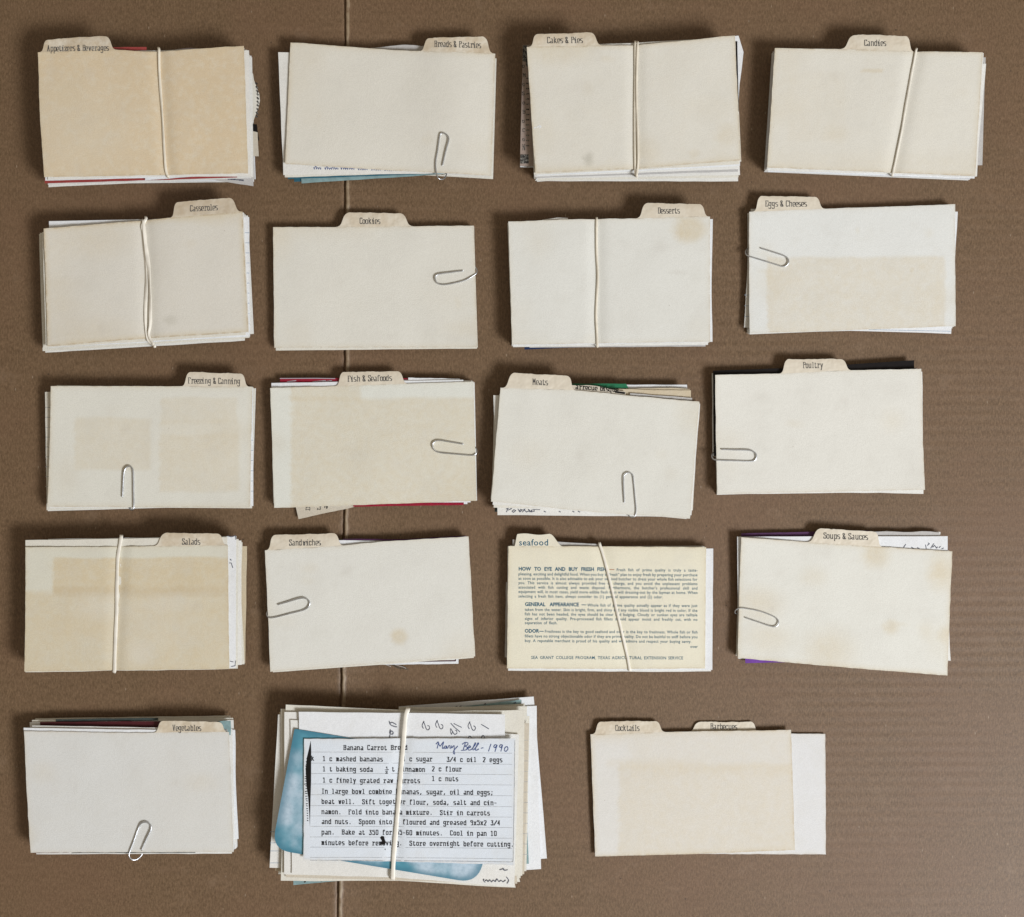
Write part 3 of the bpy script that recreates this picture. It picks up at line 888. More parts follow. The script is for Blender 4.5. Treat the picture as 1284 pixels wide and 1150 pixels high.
# --- Candies
D = divider_stack("card stack with centre tab reading Candies and a slanting rubber band", 1.25,
    [(971.7, 60.2), (1232.5, 65.7), (1222.8, 220.7), (962, 209.9)], (1052.5, 1147, 18.5, 19, 17, 9), ("Candies", 1097.5, 53.6, 26.5, 7.8, .01),
    lambda s: [s.box(1080, 86, 1107, 91, .1, .5), s.box(990, 90, 1060, 175, .2, .10), s.spot(1048, 170, 14, 10, .9, .22), s.box(970, 195, 1230, 215, .8, .18)],
    .3, mottled=.10, tab_age=.25, seed=4, top=[(.35, -.5), (.7, .6)], band_line=((1149, 63), (1119, 218)))
D.filler(mats=('white', 'grey', 'bright', 'white'), skew=(.02, .0), spread=.035, n=18)
D.card([(973, 64), (1233.5, 66.5), (1225, 221), (963, 211)], .08, 'white')
D.card([(975, 68), (1236, 72), (1231.5, 207), (963, 212.5)], .35, 'grey', right=[(.06, -.5)], label="grey card showing at the right edge")
D.card([(975, 66), (1236.5, 80), (1224, 221.5), (962, 213.5)], .22, 'white')
D.card([(975, 70), (1232, 80), (1222, 224), (962.5, 215.5)], .5, 'bright')
band("pale rubber band slanting across the Candies stack", [(1149, 62.5), (1146, 78), (1143, 93), (1137, 126), (1131, 163), (1124.5, 195), (1119.2, 219)], D.top, mat=M['rubber_pale'], twist=.3, w=.13, t=.08)

# ================================================================ row 2
# --- Casseroles
E = divider_stack("thick greyish card stack with tab reading Casseroles", 1.3,
    [(55.4, 287), (304, 265.4), (311.3, 416.2), (59.5, 434.3)], (213, 303.5, 19, 18.5, 9, 12), ("Casseroles", 255.8, 260.4, 34, 7.8, -.05),
    lambda s: [s.spot(120, 300, 40, 20, .9, .30), s.spot(110, 420, 48, 18, .9, .30), s.spot(265, 272, 40, 8, .9, .4), s.spot(214, 402, 7, 6, .8, .25, (.4, .38, .3)), s.box(60, 285, 85, 350, .6, .12)],
    .6, base=(0.725, 0.700, 0.630), mottled=.12, tab_age=.45, seed=5, bottom=[(.5, -1)], band_line=((181, 276), (186, 428)), warp=lambda x, y: -.05*math.exp(-((x+.02)/.18)**2))
E.filler(mats=('cream', 'white', 'cream', 'white'), skew=(-.03, .0), n=20)
E.card([(53, 291), (300, 275), (308, 420), (57.5, 436)], .1, 'cream')
rc = E.card([(61.4, 277.4), (312.5, 272.3), (313.4, 422), (62, 436)], .22, 'bright', label="white ruled card showing at top and right")
rules(rc, 301, 312.5, [292+i*12.6 for i in range(10)], M['i_rule'], E.root, .7, .01)
E.card([(50, 292), (298, 282), (307, 425), (54.5, 438)], .36, 'cream')
E.card([(48.8, 293.6), (298, 282), (312.5, 423.5), (53.4, 440.4)], .52, 'cream')
E.card([(50, 296), (298, 282), (307, 427.2), (57, 442.3)], .75, 'white')
E.card([(60, 290), (200, 282), (309, 418.5), (62, 434)], .05+.11, 'white')
bs1 = [(183, 273.6), (178.2, 283.5), (180.5, 295.5), (181.8, 330), (182.6, 360.7), (182, 397), (184.3, 423.5), (190, 431), (194, 434)]
bs2 = [(179.5, 277.2), (181.5, 300), (186, 335), (188, 372), (188.3, 405), (186.5, 420), (191.8, 431.5)]
band("wide doubled white rubber band round the Casseroles stack, looped at its ends", bs1, E.top, second=bs2, mat=M['rubber_pale'], twist=.7, w=.21, t=.06, wfn=lambda s: .75+.4*math.sin(min(1, s*2)*math.pi))

# --- Cookies
F_ = divider_stack("neat clipped card stack with centre tab reading Cookies", .5,
    [(342.6, 285.1), (593.9, 283), (598.7, 435.6), (343.8, 436)], (420.5, 519, 18, 16.5, 15, 15), ("Cookies", 464, 276.8, 25, 7.8, 0),
    lambda s: [s.box(340, 283, 470, 297, .5, .14), s.box(340, 280, 362, 305, .5, .12), s.spot(560, 370, 25, 20, .9, .06)], .2, base=(0.747, 0.734, 0.665), mottled=.06, tab_age=.35, seed=6,
    top=[(.3, .3)])
F_.filler(n=5, z1=.36, mats=('white', 'cream'), spread=.02)
F_.card([(344, 287), (594.5, 284), (598, 437), (345.7, 439.5)], .09, 'cream')
clip("steel paper clip on the right edge of the Cookies stack", [(581, 339.7), (565, 341.8), (550, 344.2), (545.8, 348.5), (548, 355), (554, 357), (563, 356.5), (581, 352.3), (591, 347.5), (597.8, 342)],
     F_.top, [(597, 336), (590, 333), (560, 336), (541, 345)])

# --- Desserts
K = divider_stack("white card stack with tab reading Desserts and a round brown stain below it", 1.05,
    [(637.4, 277.9), (890, 272), (890.4, 428.3), (642.2, 432.4)], (797, 889, 19, 15.5, 13, 7), ("Desserts", 838.5, 264, 27, 7.6, 0),
    lambda s: [s.spot(864, 287, 19, 16, .45, .7), s.spot(650, 425, 30, 10, .9, .12)], .15, base=(0.757, 0.759, 0.710), mottled=.03, tab_age=.2, seed=7,
    top=[(.35, -.9), (.62, -.2), (.9, -.6)], band_line=((748, 276), (748.5, 433)))
K.filler(mats=('white', 'bright', 'cream', 'white'), spread=.025, n=16)
K.card([(639, 280), (893.8, 274.8), (893.3, 428.6), (643, 433.5)], .1, 'bright', right=[(.5, -1.2)])
K.card([(680, 275.6), (712, 273.5), (712, 380), (680, 380)], .15, 'white', top=[(.6, -1.2)])
K.card([(702, 277.5), (774, 274.6), (774, 380), (702, 380)], .25, 'black', label="black card peeping out above the band")
K.card([(640, 282), (892, 278), (888, 432.5), (643.5, 435.2)], .34, 'white')
K.card([(658.6, 300), (760, 300), (742, 434.5), (657.8, 438.5)], .6, 'navy', label="navy blue card edge at the lower left")
K.card([(645, 284), (890, 281), (885, 434.3), (664, 436)], .48, 'grey')
band("slim rubber band down the left part of the Desserts stack", [(748.2, 274.6), (748, 300), (748.3, 320), (749.5, 348.6), (747.6, 389.7), (748.4, 415), (749, 433.6)], K.top, twist=.35, w=.13, t=.075)

# --- Eggs & Cheeses
Q = divider_stack("thin clipped card stack with tab reading Eggs & Cheeses and a tan rectangle on its front", .45,
    [(939, 266.2), (1196.8, 256.6), (1198.5, 409.1), (939.5, 417.8)], (943, 1035, 19, 15.5, 10, 11), ("Eggs & Cheeses", 985.3, 255.4, 52, 7.6, -.01),
    lambda s: [s.box(962, 322, 1185, 430, .16, .42), s.spot(1142, 339, 3, 3, .4, .4)], .12, base=(0.762, 0.774, 0.745), mottled=.02, tab_age=.12, seed=8,
    top=[(.36, -.8)], bottom=[(.45, .3)])
Q.filler(n=4, z1=.3, spread=.02, mats=('white', 'bright'))
q1 = Q.card([(946, 264), (1200.7, 265.7), (1193, 418.3), (940, 411)], .09, 'bright', label="bright ruled card turned slightly clockwise")
rules(q1, 1090, 1192, [413.4], M['i_rule'], Q.root, .6, .02)
q2 = Q.card([(941.5, 262), (1194, 263), (1188, 412), (933, 410.6)], .15, 'white')
rules(q2, 933.8, 940, [370+i*13.5 for i in range(3)], M['i_rule'], Q.root, .6, .02)
clip("steel paper clip on the left edge of the Eggs & Cheeses stack", [(953.5, 311.6), (964, 315), (975, 318.6), (985.5, 322.6), (988.6, 328.5), (986, 333), (981, 334.4), (974, 332.4), (955, 326.6), (939, 321.7), (935, 318.5)],
     Q.top, [(936.3, 313), (942, 311), (965, 318), (990, 326)])

# ================================================================ row 3
# --- Freezing & Canning
R_ = divider_stack("clipped card stack with tab reading Freezing & Canning and tan patches on its front", .85,
    [(64.5, 484.3), (316.4, 485), (313.4, 636.4), (59.9, 635.7)], (227, 313, 18, 16.5, 8, 8), ("Freezing & Canning", 268.5, 477.4, 65, 7.6, .015),
    lambda s: [s.box(93, 524, 189, 589, .16, .34), s.box(202, 499, 297, 531, .14, .30), s.box(200, 545, 300, 617, .18, .36), s.box(200, 528, 300, 548, .2, .22), s.spot(230, 567, 40, 14, .9, .14)],
    .25, base=(0.742, 0.734, 0.660), mottled=.05, tab_age=.15, seed=9, top=[(.4, -.3)])
R_.filler(n=12, z1=.62, spread=.04, mats=('cream', 'white', 'cream'))
R_.card([(63.5, 488), (314.5, 487), (314.5, 634.5), (61.5, 637.5)], .08, 'white')
r1 = R_.card([(70, 488), (317.2, 486.5), (317.4, 634.3), (66, 637)], .15, 'bright', label="ruled card showing at the right edge")
rules(r1, 313, 317.2, [552+i*12.8 for i in range(6)], M['i_rule'], R_.root, .6)
r2 = R_.card([(56.4, 491.6), (300, 486), (300, 634), (58.7, 640)], .24, 'cream', label="ruled card showing at the left edge")
rules(r2, 57.2, 63.5, [511+i*12.4 for i in range(9)], M['i_grule'], R_.root, .6)
R_.card([(60, 494), (300, 490), (300, 634), (60, 641)], .40, 'white')
clip("thick shiny paper clip at the bottom left of the Freezing & Canning stack", [(153.8, 623.4), (154.8, 607), (156, 593), (158.3, 587), (162.5, 584.6), (166, 587), (167.4, 594), (167.7, 615), (168, 634), (167, 638.8)],
     R_.top, [(163, 639), (160, 634), (158, 600), (163, 585)], r=.049)

# --- Fish & Seafoods
T = divider_stack("clipped card stack with tab reading Fish & Seafoods and crimson cards peeking out above and below", .62,
    [(339, 486.7), (593.7, 478.5), (597.2, 628), (343.7, 637)], (420, 512, 17.5, 16, 8, 11), ("Fish & Seafoods", 463.6, 474.2, 55, 7.6, -.02),
    lambda s: [s.box(365, 499, 640, 650, .18, .50), s.box(365, 470, 452, 502, .18, .48)], .10, base=(0.752, 0.764, 0.700), mottled=.04, tab_age=.15, seed=10,
    top=[(.33, .2)], warp=lambda x, y: .04*x*y)
T.filler(n=6, z1=.38, spread=.03, mats=('white', 'bright'))
T.card([(340.2, 480.3), (581, 476.4), (590, 630), (343, 631)], .08, 'bright')
T.card([(440, 476), (592, 477.2), (597.4, 612), (440, 620)], .12, 'white')
T.card([(512, 473.6), (577, 475.2), (577, 560), (512, 560)], .145, 'bright')
t1 = T.card([(351, 473.8), (516, 474.4), (516, 560), (351, 560)], .18, 'crimson', label="crimson card edge above the front card")
pr = Print(t1, .006)
pr.line([(351, 474.6), (395, 474.4), (420, 474.8)], 1.0)
for a, b in ((360, 371), (392, 408), (404, 416)): pr.line([(a, 478.7), (b, 477.2)], 1.0)
pr.scrap = True; pr.build("printed_stripe", M['lavender'], T.root, t1.obj)
T.card([(440, 520), (584, 520), (581.5, 633.3), (443, 635.5)], .27, 'crimson', label="crimson card edge along the bottom right")
T.card([(500, 520), (586, 520), (586, 632), (500, 632)], .34, 'bright')
t2 = T.card([(362, 600), (450, 585), (452, 634), (374.5, 651)], .42, 'beige', name="recipe_clipping", label="beige recipe slip sticking out at the bottom")
pr = Print(t2, .006)
pr.slab("Do", 388.5, 640, .72, .6, .9, .7, rot=-1.5); pr.slab("ta", 402, 639.5, .65, .6, .9, .7, rot=-1.5); pr.slab("a", 410.5, 637.5, .65, .6, .9, .7, rot=-1.5)
pr.scrap = True; pr.build("text_lettering", M['i_black'], T.root, t2.obj)
clip("grey paper clip on the right edge of the Fish & Seafoods stack", [(581.3, 557), (566, 554.6), (551, 552.4), (544.5, 554.5), (542.6, 559.5), (545.4, 565), (552, 567.6), (572, 569.6), (591, 571), (596.3, 569.5), (598, 566)],
     T.top, [(596.4, 561.5), (590, 559), (560, 556), (540, 556)])

# --- Meats
U = divider_stack("clipped card stack with tab reading Meats and green and tan cards behind it", 1.05,
    [(627.6, 486.2), (876.9, 503.7), (865, 650.5), (615.7, 628.7)], (629.5, 722, 20, 17, 12, 9), ("Meats", 677.3, 478.8, 19, 7.6, .04),
    lambda s: [s.spot(720, 560, 90, 50, .9, .04)], .10, base=(0.757, 0.754, 0.695), mottled=.025, tab_age=.12, seed=11,
    top=[(.37, -3.3), (.7, -1.2)], bottom=[(.5, 2.2)])
U.filler(n=14, z1=.72, spread=.05, mats=('white', 'cream', 'white'), shrink=.03)
U.card([(629, 492), (878, 506.5), (867, 646), (618, 633)], .08, 'white', bottom=[(.5, 2)])
u2 = U.card([(626, 494), (877, 505), (868.5, 640), (619, 636.5)], .16, 'cream', label="ruled card at the right edge")
u3 = U.card([(618.7, 495.6), (860, 500), (862, 648), (624, 645.8)], .27, 'white', label="handwritten card showing at the bottom left")
pr = Print(u3)
def zs(ox, oy, s, pts): return [[(ox+x/s, oy+y/s) for x, y in st] for st in pts]
for st in zs(600, 450, 4.28, [[(160, 800), (150, 822)], [(148, 806), (168, 798), (178, 804), (160, 812)], [(190, 810), (180, 818), (188, 824), (200, 814), (190, 810)], [(212, 806), (222, 822), (236, 810), (226, 808), (220, 818)],
                               [(236, 822), (250, 806)], [(242, 808), (258, 822), (276, 814), (268, 808), (276, 822), (290, 810)], [(286, 812), (284, 822), (300, 818), (296, 808), (330, 810)]]):
    pr.line(st, .75)
for x in (352, 432, 505, 535): pr.line([(600+x/4.28, 450+818/4.28), (600+(x+8)/4.28, 450+822/4.28)], .9)
pr.scrap = True; pr.build("handwritten_lettering", M['i_dark'], U.root, u3.obj)
U.card([(619.5, 502), (850, 510), (850, 640), (617, 618)], .5, 'cream')
U.card([(621, 500), (850, 510), (850, 640), (620.5, 642)], .6, 'darkgreen')
cl = U.card([(716, 483), (784, 491), (795, 560), (716, 560)], .10, 'beige', name="newspaper_clipping", label="clipping with bold black words beside the tab", top=[(.4, -2.6)])
pr = Print(cl, .006)
pr.slab("arrecue bisque", 722, 487.6, .62, .68, 1.0, .7, .075)
pr.line([(772, 491.5), (783, 493)], 2.2)
pr.scrap = True; pr.build("text_lettering", M['black'], U.root, cl.obj)
U.card([(790, 493), (868, 499), (868, 560), (790, 560)], .13, 'grey')
U.card([(772, 487.5), (866.4, 489.5), (866.8, 560), (760, 560)], .24, 'tan', label="tan card edge at the top right", top=[(.5, .6)])
U.card([(785, 487.2), (865, 488), (866, 560), (785, 560)], .30, 'tan', top=[(.8, -1.2)])
U.card([(716, 481.0), (785, 481.2), (797, 560), (716, 560)], .36, 'green', right=[(.04, 4)], label="green card edge at the top")
U.card([(712, 482.2), (861.6, 482.4), (862, 560), (712, 560)], .46, 'bright')
clip("long thin paper clip near the lower right of the Meats stack", [(782.7, 630.4), (782, 615), (781.8, 600), (783.8, 594.6), (788.8, 592.6), (793.3, 596), (794.6, 606), (796, 622), (797.4, 638), (796.6, 646), (793.5, 648.6)],
     U.top, [(789, 647), (787, 640), (785, 600), (790, 590)], r=.036)

# --- Poultry
Y_ = divider_stack("clipped white card stack with centre tab reading Poultry and black card edges behind", .6,
    [(896.4, 470.5), (1154.5, 462.6), (1159.2, 614.4), (899.2, 619.6)], (977, 1069, 17.5, 14.5, 10, 12), ("Poultry", 1019.5, 457.6, 25, 7.6, -.01),
    lambda s: [s.spot(1003, 453, 2, 3, .6, .6, (.2, .12, .06))], .12, base=(0.767, 0.759, 0.700), mottled=.02, tab_age=.08, seed=12,
    top=[(.35, .5), (.6, -.8)])
Y_.filler(n=6, z1=.34, spread=.02, mats=('white', 'cream'))
Y_.card([(899, 474), (1156.4, 466), (1158, 619.3), (901, 619.6)], .08, 'white', bottom=[(.75, -1.5)])
Y_.card([(905, 476), (1151.5, 463), (1152, 560), (905, 560)], .14, 'bright')
Y_.card([(1030, 480), (1150, 480), (1153, 617.5), (1030, 617.5)], .12, 'palegreen')
Y_.card([(894, 465), (1146.2, 451.8), (1148, 560), (895, 572)], .20, 'black', label="glossy black card edge behind the Poultry tab", top=[(.5, 1.8)])
Y_.card([(892.6, 468), (1100, 462), (1100, 600), (893.5, 572)], .26, 'white')
clip("paper clip on the left edge of the Poultry stack", [(904.5, 563.5), (922, 564.2), (939, 564.7), (946, 567.5), (948.3, 572), (946.5, 576.8), (940, 578.4), (920, 577.8), (899, 577), (893.5, 574.5)],
     Y_.top, [(893.5, 569.8), (898, 567), (920, 567.5), (950, 569)])
# ================================================================ row 4
# --- Salads
Z = divider_stack("water-stained tan card stack with tab reading Salads and loose papers at its right", 1.45,
    [(32, 686.2), (285.6, 683.8), (287.5, 838.8), (30.9, 842)], (191, 284.5, 16.5, 14.5, 15, 9), ("Salads", 239.7, 679, 22, 7.8, 0),
    lambda s: [s.box(66, 700, 300, 744, .12, .95), s.box(20, 742, 300, 860, .25, .75), s.box(66, 736, 300, 748, .16, .28, (.55, .44, .28)), s.box(66, 770, 150, 800, .5, .5), s.spot(190, 790, 60, 26, .8, .12, WHITE), s.spot(130, 762, 34, 14, .8, .18, WHITE), s.spot(215, 756, 30, 10, .8, .16, WHITE), s.spot(175, 820, 14, 14, .8, .25, WHITE)],
    .2, base=(0.703, 0.688, 0.585), mottled=.12, tab_age=.45, seed=13, top=[(.5, .4)], band_line=((152, 675), (143, 840)))
Z.filler(mats=('white', 'cream', 'white', 'bright'), spread=.04, n=22, skew=(.04, .0))
zc = Z.card([(31.6, 677.4), (285, 673.6), (287, 839), (32, 843)], .06, 'cream', label="cream card standing above the front divider's edge")
z1 = Z.card([(60, 676), (296.2, 672.4), (295.2, 837.5), (60, 842)], .14, 'bright', label="white handwritten paper at the right edge")
pr = Print(z1)
for st in zs(20, 650, 4.142, [[(1112, 212), (1118, 218)], [(1108, 232), (1118, 232), (1126, 256)], [(1112, 742), (1128, 746)], [(1118, 770), (1138, 766), (1140, 740)], [(1100, 92), (1118, 96), (1140, 90), (1142, 110)]]): pr.line(st, .8)
pr.scrap = True; pr.build("handwritten_lettering", M['i_dark'], Z.root, z1.obj)
Z.card([(60, 680), (299, 676), (298, 838.5), (60, 842)], .28, 'cream')
Z.card([(60, 682), (302.7, 677.8), (303, 834), (60, 842)], .42, 'white')
Z.card([(60, 682), (304, 680), (306.3, 833), (60, 842)], .60, 'cream', right=[(.3, -3)])
Z.card([(60, 686), (309.7, 685), (307.3, 831.5), (60, 840)], .95, 'tan', label="tan card furthest out at the right edge")
band("flat cream rubber band down the middle of the stained Salads stack", [(152, 673), (150.5, 682), (147.6, 700), (146.4, 730), (145.6, 770), (144, 810), (143.2, 841.6)], Z.top, mat=M['rubber_pale'], twist=.085, w=.20, t=.07)

# --- Sandwiches
a = divider_stack("clipped white card stack with tab reading Sandwiches", .62,
    [(332.2, 690.2), (587.5, 672.7), (595.7, 823.4), (339.2, 842)], (333, 431, 18.5, 16, 11, 8), ("Sandwiches", 382.6, 680, 39, 7.6, -.01),
    lambda s: [s.spot(500.5, 798, 9, 9, .6, .7), s.spot(358, 780, 12, 8, .9, .10)], .14, base=(0.747, 0.744, 0.690), mottled=.03, tab_age=.25, seed=14,
    top=[(.36, .6), (.6, -.8)])
a.filler(n=6, z1=.38, spread=.03, mats=('white', 'cream'), shrink=.04)
a.card([(335, 692), (587, 675), (594, 825), (342, 843.2)], .08, 'cream')
a.card([(420, 677.2), (497, 678.6), (497, 780), (420, 780)], .16, 'bright')
a.card([(430, 676), (585, 672), (585, 780), (430, 780)], .2, 'plum', top=[(.5, 2)])
a1 = a.card([(470, 700), (576, 700), (574.8, 832.3), (462, 834)], .36, 'bright', label="white card with a maroon line, sticking out below")
pr = Print(a1, .006); pr.line([(523, 829.3), (571, 828.6), (571.4, 818)], 1.5); pr.build("printed_line", M['maroon'], a.root, a1.obj)
sh = Sheet([(470, 800), (520, 800), (520, 840), (470, 840)], .18, None)
class _r: pass
for i, st in enumerate(([(485, 831), (492, 834), (500, 838), (512, 839.5)], [(488, 830), (498, 834.5), (505, 836.5), (509, 838.4)], [(478, 831), (484, 833.6), (490, 836)])):
    pth = smooth_path([(P(x, y, .2)[0], P(x, y, .2)[1], .2-.03*k) for k, (x, y) in enumerate(st)], 4)
    sweep("loose_thread", pth, lambda t: [(.02, 0), (0, .02), (-.02, 0), (0, -.02)], M['grey'] if i else M['darkgreen'], a.root)
clip("paper clip on the left edge of the Sandwiches stack", [(348.5, 758.2), (363, 754), (377, 750), (384, 750.4), (388.4, 754.4), (387.5, 760), (381, 764.8), (363, 769.5), (345, 774), (337.5, 774.2), (334.5, 770.5)],
     a.top, [(336, 766), (345, 762), (365, 757), (390, 752)])

# --- seafood fact card
b = Stack("seafood information card stack covered in teal print with a slanting rubber band", .62,
    [(637.6, 684.8), (885.4, 686.2), (884.2, 838.4), (635.8, 838.4)], bottom=[(.6, .5)], band_line=((752, 684), (789, 838)))
fm = paper("fact_card_paper", (.81, .775, .63), [b.box(630, 680, 900, 700, .8, .12)], .25, b.top.size, mottled=.05, seed=15)
fc = b.top.build("fact_card", fm, b.root)
b.filler(n=7, z1=.42, spread=.03, mats=('white', 'bright'))
ftm = paper("fact_tab_paper", (.79, .75, .62), (), 0, mottled=.3, seed=16)
rows = []
for j in range(8, -1, -1):
    s_ = j/8; t = (1-math.cos(math.pi*s_))/2; r = []
    for i in range(21):
        q = i/20
        x = 645+ (706-645)*q + ((1-q)*4 - q*17)*s_
        y = 684.9 + .3*q - t*(15.2+.8*math.sin(q*7))
        r.append(P(x, y, b.top.z0))
    rows.append(r)
ftab = solid_grid("tab", rows, b.top.zf, b.top.th, ftm, b.root, fc, (b.top.x0, b.top.y0))
pr = Print(b.top)
k = 37/sans("seafood")[2]
vs, fs, w_ = sans("seafood"); pr.mesh2d(vs, fs, 650.6, 684.0, k)
pr.build("tab_lettering", M['i_teal'], b.root, fc)

def justify(pr, words, x0, x1, y, size, slope=.006, bold=False, ends=False, spacew=.27, sx=.93):
    ws = [sans(w, bold) for w in words]
    tot = sum(w[2] for w in ws)*size*sx
    gap = (x1-x0-tot)/max(1, len(words)-1) if not ends else spacew*size*sx
    if gap < .16*size:
        sx = sx*(x1-x0-.2*size*(len(words)-1))/tot; gap = .2*size
    x = x0
    for vs, fs, w in ws:
        pr.mesh2d(vs, fs, x, y+(x-650)*slope, size, slope, sx); x += w*size*sx+gap
    return x
S1, SB = 5.15, 6.4
pr = Print(b.top); prh = Print(b.top); pro = Print(b.top)
justify(prh, "HOW TO EYE AND BUY FRESH FISH".split(), 650.2, 760, 715.4, SB, bold=True)
prh.build("heading_lettering", M["i_teal"], b.root, fc); prh = Print(b.top)
pro.line([(764.5, 714.2), (770, 714.3)], .8)
justify(pr, "Fresh fish of prime quality is truly a taste-".split(), 773, 874.7, 715.5, S1)
body = ["pleasing, exciting and delightful food. When you buy a “fresh” plan to enjoy fresh by preparing your purchase",
        "as soon as possible. It is also advisable to ask your seafood butcher to dress your whole fish selections for",
        "you. This service is almost always provided free of charge, and you avoid the unpleasant problems",
        "associated with fish cutting and waste disposal. Furthermore, the butcher's professional skill and",
        "equipment will, in most cases, yield more edible flesh than will dressing-out by the layman at home. When"]
for i, ln in enumerate(body): justify(pr, ln.split(), 650, 874.7, 721.4+i*5.55, S1)
justify(pr, "selecting a fresh fish item, always consider its (1) general appearance and (2) odor.".split(), 650, 831, 749.3, S1)
justify(prh, "GENERAL APPEARANCE".split(), 658.2, 726, 759.8, SB, bold=True)
prh.line([(729.5, 758.4), (734.5, 758.5)], .8)
justify(pr, "Whole fish of prime quality actually appear as if they were just".split(), 736.5, 874.7, 760, S1)
for i, ln in enumerate(["taken from the water. Skin is bright, firm, and shiny and any visible blood is bright red in color. If the",
        "fish has not been headed, the eyes should be clear and bulging. Cloudy or sunken eyes are telltale",
        "signs of inferior quality. Pre-processed fish fillets should appear moist and freshly cut, with no"]):
    justify(pr, ln.split(), 658, 874.7, 766+i*5.65, S1)
justify(pr, "separation of flesh.".split(), 658, 699, 782.6, S1)
prh.build("heading_lettering", M["i_teal"], b.root, fc); prh = Print(b.top)
justify(prh, ["ODOR"], 658, 676, 793.2, SB, bold=True, ends=True); prh.line([(676.5, 791.6), (681.5, 791.7)], .8)
justify(pr, "Freshness is the key to good seafood and odor is the key to freshness. Whole fish or fish".split(), 683, 874.7, 793.2, S1)
justify(pr, "fillets have no strong objectionable odor if they are prime quality. Do not be bashful to sniff before you".split(), 658, 874.7, 799.2, S1)
justify(pr, "buy. A reputable merchant is proud of his quality and will admire and respect your buying savvy.".split(), 658, 867, 805, S1)
justify(pr, ["over"], 865.6, 875, 811.3, S1, ends=True)
justify(pr, "SEA GRANT COLLEGE PROGRAM, TEXAS AGRICULTURAL EXTENSION SERVICE".split(), 666, 856.8, 826.2, 5.35, slope=.004)
pr.build("text_lettering", M['i_teal'], b.root, fc)
prh.build("heading_lettering", M['i_teal'], b.root, fc)
pro.build("printed_dash", M['i_orange'], b.root, fc)
b.card([(640, 688), (894.4, 687.9), (893.3, 840.3), (638, 840)], .09, 'bright', label="bright white card showing at the right edge")
b.card([(637, 690), (890, 689), (891.5, 842), (637, 841)], .18, 'white', bottom=[(.8, .8)])
b.card([(643, 676.5), (753, 682.5), (753, 760), (640, 760)], .14, 'grey', label="grey card edge right of the tab")
b.card([(634.5, 730), (700, 730), (700, 825), (633, 824)], .3, 'grey')
band("round cream rubber band slanting over the seafood information card", [(752, 682.3), (756.5, 697), (764, 725), (772.5, 762), (780, 794), (785.5, 818), (789.6, 839.4)], b.top, mat=M['rubber_pale'], twist=.1, w=.16, t=.085)

# --- Soups & Sauces
c = divider_stack("clipped card stack with tab reading Soups & Sauces and purple edges", .55,
    [(929, 673.7), (1194, 691.5), (1188, 847.2), (924.8, 825)], (1011, 1107, 18.5, 18.5, 15, 9), ("Soups & Sauces", 1060.5, 672.2, 55, 7.6, .03),
    lambda s: [s.spot(1098, 696, 15, 13, .8, 0.59), s.spot(1180, 718, 14, 18, .9, 0.63), s.spot(1117, 787, 8, 8, .8, 0.55), s.spot(1040, 815, 26, 22, .9, 0.42), s.spot(950, 755, 26, 16, .9, 0.38), s.spot(960, 800, 30, 14, .9, 0.25), s.spot(1186, 795, 9, 9, .8, 0.42), s.spot(1020, 722, 14, 10, .9, 0.25), s.spot(1160, 790, 8, 10, .9, 0.21)],
    .3, base=(0.757, 0.754, 0.695), mottled=.03, tab_age=.12, seed=17, top=[(.4, .6)], bottom=[(.5, .6)])
c.filler(n=5, z1=.3, spread=.03, mats=('white', 'cream'), shrink=.05)
c1 = c.card([(924.3, 673), (1188.2, 672.4), (1189, 800), (926, 826)], .09, 'bright', label="white handwritten card showing at the top right")
pr = Print(c1)
for st in zs(905, 650, 4.142, [[(955, 135), (945, 150)], [(1058, 138), (1062, 158)], [(1068, 140), (1078, 132), (1072, 128)], [(1100, 132), (1085, 155)], [(1095, 150), (1105, 140), (1115, 155), (1120, 148)], [(1128, 152), (1135, 146)], [(1142, 158), (1152, 154)],
                               [(1015, 152), (1025, 156)], [(985, 150), (995, 156)]]): pr.line(st, .8)
pr.scrap = True; pr.build("handwritten_lettering", M['i_dark'], c.root, c1.obj)
c.card([(940, 690), (1186, 690), (1192, 828.7), (940, 820)], .15, 'white')
c.card([(1020, 670), (1178, 668), (1180, 760), (1020, 760)], .2, 'grey', top=[(.6, -2.2), (.75, -1), (.9, -2.4)])
c.card([(1060, 666.5), (1179, 667), (1180, 760), (1060, 760)], .25, 'white', top=[(.3, 1), (.45, -.8), (.6, .8), (.8, -.8)], label="torn paper edge behind the tab")
c.card([(929.5, 669), (1090, 665), (1090, 760), (929.5, 760)], .29, 'plum', label="plum card edge above at left")
c.card([(930, 730), (990, 730), (984.7, 830.4), (934.5, 831.6)], .33, 'purple', label="purple card edge at the lower left")
clip("thin dark paper clip on the left edge of the Soups & Sauces stack", [(934, 774.3), (950, 779.8), (965.4, 785), (972.5, 785.4), (976, 781), (973.5, 775.3), (963, 770), (951, 766), (940, 763.8), (928, 762.4), (922.8, 765)],
     c.top, [(922.6, 769.5), (930, 771.5), (960, 781), (980, 782)], r=.036)

